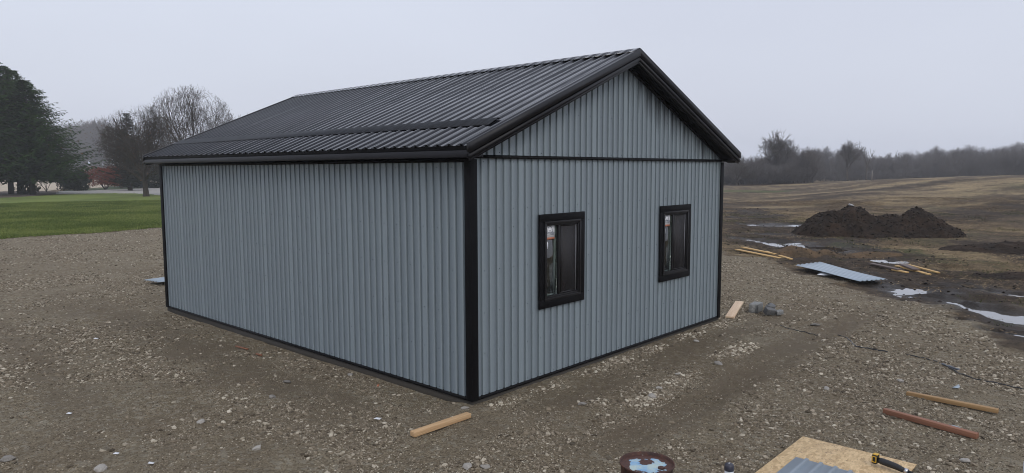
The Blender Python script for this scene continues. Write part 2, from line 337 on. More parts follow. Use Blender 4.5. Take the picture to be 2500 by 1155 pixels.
def height(x, y):
    D = np.hypot(x-CAM[0], y-CAM[1]); az = np.degrees(np.arctan2(x-CAM[0], y-CAM[1])) - math.degrees(YAW)
    yard = sstep(-1.5, 1.5, polydist(x, y, YARD)+(fbm(x, y, 1.5, 3, 31)-.5)*1.6)
    h = -.08 + (fbm(x, y, 3.1, 4, 1)-.5)*.07 + (fbm(x, y, .55, 4, 5)-.5)*.05 + (fbm(x, y, .13, 3, 9)-.5)*.022*(D < 40)
    # disturbed mud: ruts and lumps
    mud = sstep(-1.5, 1.5, polydist(x, y, MUDZ)); 
    rx = (x*math.cos(.85)-y*math.sin(.85)); ry = (x*math.sin(.85)+y*math.cos(.85))
    h += mud*((fbm(x, y, 1.6, 5, 21, .6)-.5)*.30 + (fbm(ry, rx*.35, .8, 3, 25)-.5)*.14)
    h += (1-yard)*(fbm(x, y, .5, 4, 41)-.5)*.10*(D < 90)
    # puddle hollows
    pm = puddle_mask(x, y); lvl = -.135
    k = sstep(-.55, .35, pm)
    hh = lvl - .032 + (fbm(x, y, .5, 4, 55, .6)-.5)*.13 + (fbm(x, y, .32, 4, 57, .6)-.5)*.15
    h = h*(1-k) + np.where(pm > -.55, hh, h)*k
    h = np.where((pm < .0) & (h < lvl+.012) & (pm > -3), np.maximum(h, lvl+.012), h)
    # flat pad under the building and tyre tracks in front of the gable and along the long wall
    d = np.maximum(np.maximum(-x, x-W_), np.maximum(-y, y-L_)); pad = sstep(.5, 0, d)
    side = sstep(.15, -.05, x)*sstep(.1, .6, y)
    h = h*(1-pad*.8) + (-.062-.045*side+(fbm(x, y, .25, 3, 77)-.5)*.03)*pad*.8
    h -= .03*sstep(2.2, .4, np.abs(x+.3))*side*sstep(11, 9, y)
    tr = sstep(.32, .12, np.abs(y+2.15+.1*np.sin(x*.7)+(fbm(x, y, .5, 3, 61)-.5)*.5))*sstep(-1, 1, x)
    h -= tr*(.025+.012*np.sin(x*2*math.pi/.09+3*np.sin(y*14))*sstep(.4, .6, fbm(x, y, .9, 2, 63)))
    # rolling field on the right, rising to a crest and falling behind it
    A = sstep(19.5, 30, az)
    far = sstep(45, 105, D)
    h += A*far*(1.25+.5*sstep(28, 37, az)+.30*np.sin(D*.11+az*.25)+.22*(fbm(x, y, 22, 3, 90)-.5)*2)*sstep(215, 150, D) 
    h += -1.2*A*sstep(170, 230, D)
    h += (fbm(x, y, 30, 3, 95)-.5)*.5*sstep(50, 120, D)*(1-sstep(-16, -30, az)*.7)
    return h
PHI0 = YAW
def angs():
    fine = np.linspace(-math.radians(42), math.radians(42), 780)
    a, b = math.radians(42), 2*math.pi-math.radians(42)
    return np.concatenate([fine, np.linspace(a, b, 60)[1:-1]])+PHI0
AN = angs()
RR = np.concatenate([[.2, .8, 1.6, 2.6, 3.6, 4.4], np.geomspace(5.0, 60, 400), np.geomspace(60, 700, 140)[1:]])
def polar_grid(RRr, ANr, closed, hf):
    A_, R_ = np.meshgrid(ANr, RRr); X = CAM[0]+R_*np.sin(A_); Y = CAM[1]+R_*np.cos(A_); Z = hf(X, Y)
    nr, na = X.shape; i = np.arange(nr-1)[:, None]; j = np.arange(na if closed else na-1)[None, :]; j2 = (j+1) % na
    Fc = np.stack([i*na+j+0*j2, i*na+j2, (i+1)*na+j2, (i+1)*na+j+0*i], -1).reshape(-1, 4)[:, ::-1]
    return X.ravel(), Y.ravel(), Z.ravel(), Fc
X, Y, Z, Fc = polar_grid(RR, AN, True, height)
D = np.hypot(X-CAM[0], Y-CAM[1])
yd = polydist(X, Y, YARD); wob = (fbm(X, Y, 1.8, 5, 100, .6)-.5)*3.4
m_yard = sstep(-.5, .9, yd+wob)
m_mud = sstep(-1.2, 1.6, polydist(X, Y, MUDZ)+(fbm(X, Y, 2.2, 4, 103)-.5)*6)
rx = X*math.cos(.62)-Y*math.sin(.62); ry = X*math.sin(.62)+Y*math.cos(.62)
azp = np.degrees(np.arctan2(X-CAM[0], Y-CAM[1]))-math.degrees(YAW)
# straw stripes left by the combine + bare soil swathes, running across the far field
stripe = .5+.5*np.sin(rx*.42+2.2*fbm(X, Y, 30, 3, 107)*math.pi)
su = (X-CAM[0])*math.sin(YAW+1.15)+(Y-CAM[1])*math.cos(YAW+1.15); sv = (X-CAM[0])*math.cos(YAW+1.15)-(Y-CAM[1])*math.sin(YAW+1.15)
streak = fbm(su*.05, sv, 2.2, 4, 117, .62); farw = sstep(40, 80, D)
straw = (.50*fbm(ry*.25, rx, 4, 4, 110)+.42*fbm(X, Y, 1.1, 4, 113, .7))*(1-.6*farw)+farw*(.75*streak+.12*stripe-.08)
strawN = np.clip((straw-.42)*3.6, 0, 1)
def band(pts, wdt, sd):
    P = [G(*q)[:2] for q in pts]; dm = np.full(X.shape, 1e9)
    for a, b in zip(P[:-1], P[1:]):
        e = b-a; tt = np.clip(((X-a[0])*e[0]+(Y-a[1])*e[1])/(e@e), 0, 1); dm = np.minimum(dm, np.hypot(X-a[0]-tt*e[0], Y-a[1]-tt*e[1]))
    w_ = wdt*(.45+1.1*fbm(X, Y, wdt*1.4, 4, sd)); return sstep(1, .45, dm/w_)
strawN = np.maximum(strawN, .85*band([(2060, 598), (2180, 604), (2330, 618), (2440, 628)], 1.9, 120))
strawN = np.maximum(strawN, .9*band([(1765, 525), (1850, 510), (1930, 506)], 3.4, 122)); strawN = np.maximum(strawN, .75*band([(1765, 598), (1800, 604), (1840, 622)], 1.3, 124))
strawN = np.maximum(strawN, .8*band([(2180, 508), (2300, 498), (2420, 478)], 4, 126))
dark = .8*farw*sstep(.5, .7, .65*fbm(su*.16, sv, 6, 4, 119)+.35*fbm(X, Y, 2.2, 4, 118, .7)); dark = np.maximum(dark, .7*band([(2330, 540), (2430, 522), (2540, 508)], 3.5, 130)); dark = np.maximum(dark, band([(2400, 672), (2520, 690)], 1.7, 131)*.95)
dark = np.maximum(dark, band([(2360, 592), (2480, 620), (2560, 650)], 1.2, 132)*.9); dark = np.maximum(dark, band([(1765, 497), (1900, 494), (2100, 486)], 4, 133)*.6)
mudN = np.clip(m_mud*(.45+.75*fbm(X, Y, 3, 3, 121))+dark, 0, 1)*(1-m_yard)
near_pud = sstep(-1.3, .2, puddle_mask(X, Y)); wetN = np.clip(near_pud*1.1+.55*m_mud*sstep(.45, .62, fbm(X, Y, 2.6, 4, 151, .6))*(1-m_yard), 0, 1)
strawN = strawN*(1-np.clip(mudN*.85, 0, 1))*(1-m_yard)*(1-wetN)
gr_ = np.clip((fbm(X, Y, 5, 4, 140)-.52)*5, 0, 1)*.38*(1-m_yard)*(1-mudN)
gr_ = np.maximum(gr_, .7*band([(2080, 600), (2200, 612), (2330, 640), (2440, 648)], 1.1, 141)*fbm(X, Y, .8, 3, 142)*1.3)
gr_ = np.maximum(gr_, 1.2*band([(1720, 467), (1800, 466), (1868, 468)], 6, 143))
track = sstep(.55, .2, np.abs(Y+2.15+.1*np.sin(X*.7)+(fbm(X, Y, .5, 3, 61)-.5)*.5))*sstep(-1.2, .5, X)*sstep(14, 9, X)
track = np.maximum(track, sstep(.42, .15, np.abs(Y+.75+.08*np.sin(X)))*sstep(.2, 1, X)*sstep(12, 8, X)*.8)
track = np.maximum(track, sstep(.75, .3, np.abs(X+1.15+.15*np.sin(Y*.6)+(fbm(X, Y, .6, 3, 62)-.5)*.9))*sstep(.2, 1.5, Y)*sstep(16, 9, Y)*.9)
track = np.maximum(track, sstep(.5, .2, np.abs(X+3.4+.2*np.sin(Y*.5)))*sstep(2, 5, Y)*sstep(20, 12, Y)*.6)
c1 = np.stack([m_yard, mudN, strawN, np.ones_like(X)], -1).astype(np.float32); c2 = np.stack([np.clip(gr_, 0, 1), wetN, track, np.ones_like(X)], -1).astype(np.float32)
m, t, p = newmat('yard_and_field_ground')
a1 = N(t, 'ShaderNodeAttribute', attribute_name='m1'); a2 = N(t, 'ShaderNodeAttribute', attribute_name='m2')
s1 = t.nodes.new('ShaderNodeSeparateColor'); s2 = t.nodes.new('ShaderNodeSeparateColor'); t.links.new(a1.outputs['Color'], s1.inputs[0]); t.links.new(a2.outputs['Color'], s2.inputs[0])
n_f = noise(t, 38, 6, rough=.75); n_m = noise(t, 4.2, 6, rough=.65); n_l = noise(t, .45, 5); n_xf = noise(t, 130, 3, rough=.7); n_vl = noise(t, .13, 3)
vor = N(t, 'ShaderNodeTexVoronoi', Scale=46); tcn = t.nodes.new('ShaderNodeTexCoord'); t.links.new(tcn.outputs['Object'], vor.inputs['Vector'])
vor2 = N(t, 'ShaderNodeTexVoronoi', Scale=17); t.links.new(tcn.outputs['Object'], vor2.inputs['Vector'])
gv = ramp(t, n_f, .3, .72, (.057, .042, .025), (.415, .335, .213)); vg = t.nodes.new('ShaderNodeRGBToBW'); t.links.new(vor.outputs['Color'], vg.inputs[0])
gv = mixc(t, .5, gv, ramp(t, vg.outputs[0], .15, .9, (.047, .035, .022), (.485, .41, .283)))
vg2 = t.nodes.new('ShaderNodeRGBToBW'); t.links.new(vor2.outputs['Color'], vg2.inputs[0])
gv = mixc(t, mrange(t, vg2.outputs[0], .66, .74, 0, .55), gv, (.40, .37, .29))
gv = mixc(t, mrange(t, n_m, .38, .68, 0, .6), gv, (.125, .095, .06)); gv = mixc(t, mrange(t, n_l, .4, .7, 0, .4), gv, (.27, .232, .165))
dirt = ramp(t, n_m, .3, .72, (.112, .085, .054), (.21, .167, .113)); dirt = mixc(t, mrange(t, n_xf, .35, .7, 0, .35), dirt, (.09, .072, .055))
gv = mixc(t, math_(t, 'MULTIPLY', s2.outputs[2], mrange(t, n_m, .35, .6, .25, .95)), gv, dirt)
n_p = noise(t, .32, 6, rough=.68); gv = mixc(t, mrange(t, n_p, .44, .60, 0, .62), gv, mixc(t, mrange(t, n_xf, .3, .7, .35, .8), (.135, .095, .058), gv))
fd = ramp(t, n_m, .3, .7, (.048, .035, .021), (.14, .10, .058)); fd = mixc(t, mrange(t, n_f, .4, .7, 0, .55), fd, (.16, .12, .08))
fd = mixc(t, mrange(t, n_l, .35, .7, 0, .45), fd, (.10, .075, .055))
md = ramp(t, n_f, .3, .7, (.022, .015, .010), (.070, .050, .033)); sw = ramp(t, n_f, .25, .7, (.14, .10, .052), (.50, .39, .225))
gn = ramp(t, n_f, .3, .7, (.045, .062, .02), (.11, .13, .045))
sk = mrange(t, math_(t, 'ADD', s1.outputs[2], mrange(t, n_f, .25, .75, -.45, .4)), .2, .75, 0, 1)
n_s = noise(t, .55, 6, rough=.7, stretch=(1, .35, 1)); c = mixc(t, math_(t, 'MULTIPLY', sk, mrange(t, n_s, .35, .62, .25, 1)), fd, sw); c = mixc(t, mrange(t, math_(t, 'ADD', s1.outputs[1], mrange(t, n_m, .25, .75, -.3, .3)), .2, .7, 0, .92), c, md)
c = mixc(t, mrange(t, math_(t, 'ADD', s2.outputs[0], mrange(t, n_f, .25, .75, -.3, .3)), .25, .75, 0, .85), c, gn)
n_g = noise(t, 3.2, 8, rough=.82); c = mixc(t, 1., c, ramp(t, n_g, .36, .66, (.42, .42, .42), (1.55, 1.5, 1.42)), 'MULTIPLY')
c = mixc(t, mrange(t, math_(t, 'ADD', s1.outputs[0], mrange(t, n_m, .3, .7, -.25, .25)), .35, .65, 0, 1), c, gv)
c = mixc(t, math_(t, 'MULTIPLY', s2.outputs[1], .75), c, mixc(t, .5, (.05, .04, .032), c, 'MULTIPLY'))
t.links.new(c, p.inputs['Base Color'])
rg = math_(t, 'SUBTRACT', mrange(t, n_m, .3, .7, .95, .8), math_(t, 'MULTIPLY', s2.outputs[1], mrange(t, n_l, .3, .7, .25, .55)))
t.links.new(rg, p.inputs['Roughness']); p.inputs['Specular IOR Level'].default_value = .2
hh = math_(t, 'ADD', math_(t, 'MULTIPLY', n_f, .8), math_(t, 'ADD', math_(t, 'MULTIPLY', vor.outputs['Distance'], -.9), math_(t, 'MULTIPLY', n_xf, .35)))
bump(t, p, hh, 1, .03); M['ground'] = m
me = make_mesh('ground', np.stack([X, Y, Z], -1), Fc, m, True, {'m1': ('FLOAT_COLOR', c1), 'm2': ('FLOAT_COLOR', c2)})
tag(link('ground', me), kind='structure')

# water standing in the ruts: one flat sheet per puddle, the hollows give it its outline
m, t, p = newmat('puddle_water'); p.inputs['Base Color'].default_value = (.035, .03, .024, 1); p.inputs['Roughness'].default_value = .06; p.inputs['Specular IOR Level'].default_value = .9
p.inputs['Coat Weight'].default_value = .6; p.inputs['Coat Roughness'].default_value = .03
bump(t, p, noise(t, 7, 3), .12, .004); M['water'] = m
for k, (cx, cy_, a, b, r) in enumerate(PUDW):
    V = [(0, 0, 0)]+[((a*1.55)*math.cos(2*math.pi*i/28), (b*1.7)*math.sin(2*math.pi*i/28), 0) for i in range(28)]
    me = make_mesh('puddle', V, [(0, 1+i, 1+(i+1) % 28) for i in range(28)], m)
    tag(link('puddle', me, loc=(cx, cy_, -.135+.0007*k), rot=(0, 0, r)), kind='structure')

# lawn, driveway and the far strips: sheets laid a little above the ground
def sheet(name, P, mat, lift, step=None, jag=.5, sd=0):
    P = [(q[0], q[1]) for q in P]; xs = [q[0] for q in P]; ys = [q[1] for q in P]
    A0 = [math.atan2(q[0]-CAM[0], q[1]-CAM[1]) for q in P]; R0 = [math.hypot(q[0]-CAM[0], q[1]-CAM[1]) for q in P]
    na = max(20, int((max(A0)-min(A0))/.0022)); nr = max(12, int(math.log((max(R0)+2)/(min(R0)-2))/.0065))
    an = np.linspace(min(A0)-.01, max(A0)+.01, na); rr = np.geomspace(min(R0)-2, max(R0)+2, nr)
    X, Y, Z, Fc = polar_grid(rr, an, False, height)
    d = polydist(X, Y, P)+(fbm(X, Y, 1.2, 5, 200+sd, .6)-.5)*jag*2
    keep = (d[Fc] > 0).all(1); Fc = Fc[keep]; us = np.unique(Fc); mp_ = np.zeros(len(X), int); mp_[us] = np.arange(len(us))
    Dd = np.hypot(X-CAM[0], Y-CAM[1])
    me = make_mesh(name, np.stack([X, Y, Z+lift+Dd*.00025], -1)[us], mp_[Fc], mat, True); o = link(name, me); tag(o, kind='structure'); return o
m, t, p = newmat('lawn_grass'); n1 = noise(t, 9, 6, rough=.7); n2 = noise(t, .5, 5, rough=.6); n3 = noise(t, 40, 3); nv = noise(t, .16, 3)
c = ramp(t, n1, .3, .72, (.085, .122, .024), (.19, .235, .055)); c = mixc(t, mrange(t, n2, .38, .68, 0, .6), c, (.20, .215, .055)); c = mixc(t, mrange(t, n3, .55, .75, 0, .4), c, (.2, .19, .09))
c = mixc(t, mrange(t, nv, .42, .62, 0, .6), c, (.075, .105, .026))
t.links.new(c, p.inputs['Base Color']); p.inputs['Roughness'].default_value = .95; p.inputs['Specular IOR Level'].default_value = .15; bump(t, p, n1, .8, .05); M['lawn'] = m
LAWN = [(-60, 28), (-30, 31), G(0, 583), G(100, 577), G(200, 571), G(300, 563), G(390, 556), (22, 37.5), (44, 42), G(520, 486), G(391, 478), G(350, 474), G(286, 472), G(151, 474), G(92, 479), G(0, 484), (-30, 90), (-80, 80)]
sheet('lawn', LAWN, M['lawn'], .02, jag=.6, sd=1)
M['drive'] = simple('pale_gravel_drive', (.33, .31, .28), .95, .25, 3)
sheet('driveway', [G(100, 471), G(141, 467.5), G(218, 465), G(286, 462.3), G(350, 460), G(470, 455), G(560, 470), G(391, 480), G(350, 476), G(286, 474), G(151, 476)], M['drive'], .012, jag=.3, sd=2)
M['lawn2'] = simple('darker_lawn_grass', (.05, .075, .025), .95, .35, 2)  # strip beyond the drive: darker green than the near lawn
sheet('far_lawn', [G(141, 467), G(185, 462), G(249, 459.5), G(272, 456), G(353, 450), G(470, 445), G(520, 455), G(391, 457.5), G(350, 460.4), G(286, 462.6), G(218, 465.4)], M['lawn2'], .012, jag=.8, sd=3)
M['stubble'] = simple('pale_stubble', (.40, .33, .24), .95, .25, .6)
sheet('stubble_field', [G(-150, 468), G(0, 470), G(100, 469), G(150, 463), G(250, 459), G(275, 453), G(400, 446), G(400, 440), G(0, 441), G(-150, 441)], M['stubble'], .01, jag=1.5, sd=4)
M['litter'] = simple('needle_litter', (.075, .05, .034), .95, .4, 3)
sheet('needle_bed', [G(-200, 492), G(-60, 487), G(0, 484.5), G(92, 480), G(140, 475), G(150, 468), G(80, 466), G(0, 468), G(-200, 470)], M['litter'], .03, jag=.8, sd=5)

# ------------------------------------------------------------------ scatter by instancing (gravel, clods, tufts: nobody could count them)
def protos(name, meshes):
    col_ = bpy.data.collections.new(name)
    for i, me in enumerate(meshes):
        o = bpy.data.objects.new('%s_%02d' % (name, i), me); col_.objects.link(o)
    return col_
def scatter(name, pts, scl, rot, idx, tint, col_, kind='stuff'):
    n = len(pts)
    me = make_mesh(name, pts, [], None, False, {'scl': ('FLOAT_VECTOR', scl), 'rot': ('FLOAT_VECTOR', rot), 'idx': ('INT', idx.astype(np.int32)), 'tint': ('FLOAT', tint.astype(np.float32))})
    o = link(name, me); o['kind'] = kind
    ng = bpy.data.node_groups.new(name, 'GeometryNodeTree')
    ng.interface.new_socket('Geometry', in_out='INPUT', socket_type='NodeSocketGeometry'); ng.interface.new_socket('Geometry', in_out='OUTPUT', socket_type='NodeSocketGeometry')
    gi = ng.nodes.new('NodeGroupInput'); go = ng.nodes.new('NodeGroupOutput')
    m2p = ng.nodes.new('GeometryNodeMeshToPoints'); iop = ng.nodes.new('GeometryNodeInstanceOnPoints'); ci = ng.nodes.new('GeometryNodeCollectionInfo')
    ci.inputs['Collection'].default_value = col_; ci.inputs['Separate Children'].default_value = True; ci.inputs['Reset Children'].default_value = True
    def at(nm, ty):
        a = ng.nodes.new('GeometryNodeInputNamedAttribute'); a.data_type = ty; a.inputs['Name'].default_value = nm; return a.outputs['Attribute']
    e2r = ng.nodes.new('FunctionNodeEulerToRotation'); lk = ng.links.new
    lk(gi.outputs[0], m2p.inputs['Mesh']); lk(m2p.outputs[0], iop.inputs['Points']); lk(ci.outputs[0], iop.inputs['Instance'])
    iop.inputs['Pick Instance'].default_value = True; lk(at('idx', 'INT'), iop.inputs['Instance Index'])
    lk(at('rot', 'FLOAT_VECTOR'), e2r.inputs[0]); lk(e2r.outputs[0], iop.inputs['Rotation']); lk(at('scl', 'FLOAT_VECTOR'), iop.inputs['Scale']); lk(iop.outputs[0], go.inputs[0])
    md_ = o.modifiers.new('scatter', 'NODES'); md_.node_group = ng; return o
def rock_mesh(name, mat, seed, sub=1):
    import bmesh
    b = bmesh.new(); bmesh.ops.create_icosphere(b, subdivisions=sub, radius=1); r_ = random.Random(seed)
    for _ in range(5):                                                # chop facets off
        n_ = Vector((r_.gauss(0, 1), r_.gauss(0, 1), r_.gauss(0, 1))).normalized(); d_ = r_.uniform(.5, .85)
        for v_ in b.verts:
            k_ = v_.co.dot(n_)-d_
            if k_ > 0: v_.co -= n_*k_
    for v_ in b.verts: v_.co *= r_.uniform(.85, 1.12); v_.co.z *= .62
    me = bpy.data.meshes.new(name); b.to_mesh(me); b.free(); me.materials.append(mat); return me
def stonemat(name, a, b, c3, sc=30):
    m, t, p = newmat(name); at = N(t, 'ShaderNodeAttribute', attribute_name='tint'); at.attribute_type = 'INSTANCER'
    r_ = ramp(t, at.outputs['Fac'], 0, 1, a, b, (.55, c3)); n = noise(t, 2.2, 4)
    c = mixc(t, mrange(t, n, .35, .7, 0, .5), r_, mixc(t, 1., r_, (.5, .46, .42), 'MULTIPLY')); t.links.new(c, p.inputs['Base Color']); p.inputs['Roughness'].default_value = .85; p.inputs['Specular IOR Level'].default_value = .3; return m
M['stone'] = stonemat('gravel_stone', (.057, .044, .029), (.67, .61, .49), (.25, .205, .145))
STP = protos('stone_proto', [rock_mesh('stone_proto', M['stone'], i) for i in range(9)])
STP20 = protos('pebble_proto', [rock_mesh('pebble_proto', M['stone'], 50+i, 1) for i in range(5)])
PILE = None
def sample_fan(n, r0, r1, amin=-39, amax=39):
    a = rng.uniform(math.radians(amin), math.radians(amax), n)+PHI0; r_ = np.sqrt(rng.uniform(r0*r0, r1*r1, n))
    return CAM[0]+r_*np.sin(a), CAM[1]+r_*np.cos(a)
def density(x, y):
    d = .12+.95*sstep(.36, .68, fbm(x, y, 1.5, 5, 300, .62))
    d = d*(.35+1.0*sstep(.35, .62, fbm(x, y, .4, 3, 305)))
    tr = sstep(.55, .2, np.abs(y+2.15+.1*np.sin(x*.7)+(fbm(x, y, .5, 3, 61)-.5)*.5))*sstep(-1.2, .5, x)*sstep(14, 9, x)
    tr = np.maximum(tr, sstep(.42, .15, np.abs(y+.75))*sstep(.2, 1, x)*sstep(12, 8, x)*.8)
    tr = np.maximum(tr, sstep(.85, .3, np.abs(x+1.1+.15*np.sin(y*.6)+(fbm(x, y, .6, 3, 62)-.5)*.9))*sstep(.2, 1.5, y)*sstep(16, 9, y)*.85)
    tr = np.maximum(tr, sstep(.5, .2, np.abs(x+3.4+.2*np.sin(y*.5)))*sstep(2, 5, y)*.6)
    d = d*(1-.88*tr)
    row = sstep(.42, .05, np.abs(x+2.15+.12*np.sin(y*1.3)))*sstep(.5, 1.5, y)*sstep(12, 8, y)*fbm(x, y, .6, 2, 310)*1.6
    d = np.maximum(d, row)
    for cx, cy_, a, b, s in ((5.3, -1.4, 1.0, .33, 1), (3.0, -1.5, .95, .24, .8), (2.05, -1.62, .7, .26, .9), (-1.3, 1.2, .5, .3, .5), (-.4, -1.2, 1.1, .5, .55), (-2.6, -.8, 1.6, .9, .5)):
        d = np.maximum(d, s*1.25*sstep(1, .2, np.sqrt(((x-cx)/a)**2+((y-cy_)/b)**2)+(fbm(x, y, .3, 2, 312)-.5)*.8))
    foot = sstep(-.42, -.28, y)*sstep(-.07, -.14, y)*((x > .1) & (x < W_)); d = np.maximum(d, foot*.8*sstep(.35, .6, fbm(x, y, .5, 3, 315)))
    return d
def cluster_pale(x, y):
    k = np.zeros_like(x)
    for cx, cy_, a, b in ((5.3, -1.4, 1.1, .4), (3.0, -1.5, 1.0, .3), (2.05, -1.62, .75, .32)): k = np.maximum(k, sstep(1.1, .3, np.sqrt(((x-cx)/a)**2+((y-cy_)/b)**2)))
    foot = sstep(-.45, -.3, y)*sstep(-.07, -.14, y)*((x > .1) & (x < W_)); return np.maximum(k, foot*.8)
OSB = (-.63, 1.81, -5.05, -3.83)
def clear(x, y):
    ok = ~((x > -.04) & (x < W_+.04) & (y > -.04) & (y < L_+.04)); ok &= ~((x > OSB[0]-.03) & (x < OSB[1]+.03) & (y > OSB[2]-.03) & (y < OSB[3]+.03)); return ok
def gravel(name, n, r0, r1, smin, smax, pw, col_, npro, dens_pow=1., amin=-39, amax=39):
    x, y = sample_fan(n, r0, r1, amin, amax); dn = density(x, y)
    yd_ = polydist(x, y, YARD)+(fbm(x, y, 1.8, 5, 100, .6)-.5)*3.4
    k = (rng.uniform(0, 1.1, n) < dn**dens_pow) & clear(x, y) & (yd_ > .3) & (puddle_mask(x, y) < .05); x, y = x[k], y[k]; n = len(x)
    pal = cluster_pale(x, y)
    s = smin*(smax/smin)**(rng.uniform(0, 1, n)**pw)*(1+.35*pal)
    scl = np.stack([s*rng.uniform(.75, 1.35, n), s*rng.uniform(.7, 1.1, n), s*rng.uniform(.6, 1.1, n)], -1)*.5
    z = height(x, y)+scl[:, 2]*.08
    rot = np.stack([rng.normal(0, .3, n), rng.normal(0, .3, n), rng.uniform(0, 6.28, n)], -1)
    tint = np.clip(rng.beta(1.5, 1.9, n)*.92+.17*pal+(s > .045)*.04, 0, 1)
    return scatter(name, np.stack([x, y, z], -1), scl, rot, rng.integers(0, npro, n), tint, col_)
gravel('gravel_coarse', 95000, 6, 18, .026, .092, 2.7, STP, 9, 1.6)
gravel('gravel_fine', 260000, 6, 13, .012, .03, 1.3, STP20, 5, .8)
gravel('gravel_middle', 190000, 12, 26, .022, .08, 2.2, STP20, 5, .9)
gravel('gravel_far', 90000, 24, 46, .04, .10, 1.6, STP20, 5, .8)

# ------------------------------------------------------------------ the building
B = thing('metal_building', 'blue-grey ribbed steel building with black trim and charcoal metal roof', 'building')
SL = .4173; XR = W_/2; OE = .24; ZE = 3.497
def roofz(x): return ZE+SL*(min(x, W_-x)+OE)
GRV, CRW, PIT = .036, .026, .15203
def panel_profile(a0, a1, first):
    """flat, groove, raised rib; (a, depth) with depth > 0 outward"""
    pts = []; k = math.ceil((a0-first)/PIT-1e-6); pts.append((a0, 0))
    while True:
        g = first+k*PIT
        if g+GRV/2+CRW > a1-.001: break
        if g-GRV/2 > a0:
            pts += [(g-GRV/2, 0), (g-GRV/2+.001, -.046), (g+GRV/2+.002, -.046), (g+GRV/2+.002, -.003), (g+GRV/2, .0015), (g+GRV/2+CRW-.006, .0015), (g+GRV/2+CRW, 0)]
        k += 1
    pts.append((a1, 0)); return pts
def wall_panel(name, a0, a1, first, z0, ztop, axis, mat, off=0, cut=None):
    pr = panel_profile(a0, a1, first); V = []; 
    extra = []
    if cut is not None and a0 < cut < a1:
        for i in range(len(pr)-1):
            if pr[i][0] < cut < pr[i+1][0]:
                f = (cut-pr[i][0])/(pr[i+1][0]-pr[i][0]); pr.insert(i+1, (cut, pr[i][1]+f*(pr[i+1][1]-pr[i][1]))); break
    for a, d in pr:
        for z in (z0, ztop(a)):
            V.append((a, -d-off, z) if axis == 'x' else (-d-off, a, z))
    Fc = [(2*i, 2*i+2, 2*i+3, 2*i+1) if axis == 'x' else (2*i+1, 2*i+3, 2*i+2, 2*i) for i in range(len(pr)-1)]
    return link(name, make_mesh(name, V, Fc, mat), B)
g0 = .186; PWID = 6*PIT
# gable wall: bands split round the two windows
WIN = [(1.40, 2.535, 1.062, 2.50), (4.90, 6.07, 1.055, 2.488)]
def snap(lo, hi):                                                     # a cut line that falls on a flat, under the window trim
    return min(np.linspace(lo, hi, 24), key=lambda q: abs((((q-g0)/PIT) % 1)-.58))
def gable_low():
    edges = [.02]; e = g0+5*PIT+PIT*.72
    while e < W_-.1: edges.append(e); e += PWID
    edges.append(W_-.02)
    for a, b in zip(edges[:-1], edges[1:]):
        segs = [(a, b)]; pr_rows = []
        cuts = sorted([a, b]+[x for w_ in WIN for x in (snap(w_[0]+.02, w_[0]+.115), snap(w_[1]-.115, w_[1]-.02)) if a < x < b])
        V = []; Fc = []
        for c0, c1 in zip(cuts[:-1], cuts[1:]):
            mid = (c0+c1)/2; hole = [w_ for w_ in WIN if w_[0] < mid < w_[1]]
            zs = [(.012, 3.335)] if not hole else [(.012, hole[0][2]+.06), (hole[0][3]-.06, 3.335)]
            pr = panel_profile(c0, c1, g0)
            for z0, z1 in zs:
                n = len(V)
                for q, d in pr: V += [(q, -d, z0), (q, -d, z1)]
                Fc += [(n+2*i, n+2*i+2, n+2*i+3, n+2*i+1) for i in range(len(pr)-1)]
        link('wall_panel', make_mesh('wall_panel', V, Fc, M['siding']), B)
    return edges
edges = gable_low()
ge = [edges[0]]+[q-.045 for q in edges[1:-1]]+[edges[-1]]
for a, b in zip(ge[:-1], ge[1:]):
    wall_panel('gable_panel', a, b, g0-.045, 3.368, lambda q: roofz(q)-.215, 'x', M['siding_gable'], .012, XR)
le = [.02]; e = .139+5*PIT+PIT*.72
while e < L_-.1: le.append(e); e += PWID
le.append(L_-.02)
for a, b in zip(le[:-1], le[1:]):
    wall_panel('wall_panel', a, b, .139, .012, lambda q: 3.315, 'y', M['siding'])
# back walls (unseen from the yard side but they close the shell)
for a, b in zip(edges[:-1], edges[1:]):
    V = [(a, L_, .012), (b, L_, .012), (b, L_, roofz(b)-.2), (a, L_, roofz(a)-.2)]
    if a < XR < b: V = [(a, L_, .012), (b, L_, .012), (b, L_, roofz(b)-.2), (XR, L_, roofz(XR)-.2), (a, L_, roofz(a)-.2)]
    link('wall_panel', make_mesh('wall_panel', V, [tuple(range(len(V)))], M['siding']), B)
for a, b in zip(le[:-1], le[1:]):
    link('wall_panel', make_mesh('wall_panel', [(W_, a, .012), (W_, b, .012), (W_, b, 3.315), (W_, a, 3.315)], [(0, 1, 2, 3)], M['siding']), B)
# inner lining (one dark liner seen through the windows)
mb = MB(); mb.bb(.12, W_-.12, .5, .53, -.05, 0); V = [(.1, .1), (W_-.1, .1), (W_-.1, L_-.1), (.1, L_-.1)]
lin = MB(); lin.bb(.1, .12, .1, L_-.1, 0, 3.25).bb(W_-.12, W_-.1, .1, L_-.1, 0, 3.25).bb(.14, W_-.14, L_-.12, L_-.1, 0, 3.25).bb(.14, W_-.14, .14, L_-.14, -.04, -.02); lin.build('inner_lining', M['interior'], B)
st_ = MB()
for i in range(9): st_.bb(.3+i*.86, .34+i*.86, L_-.26, L_-.13, 0, 3.2)
st_.build('wall_studs', M['tan_wood'], B)
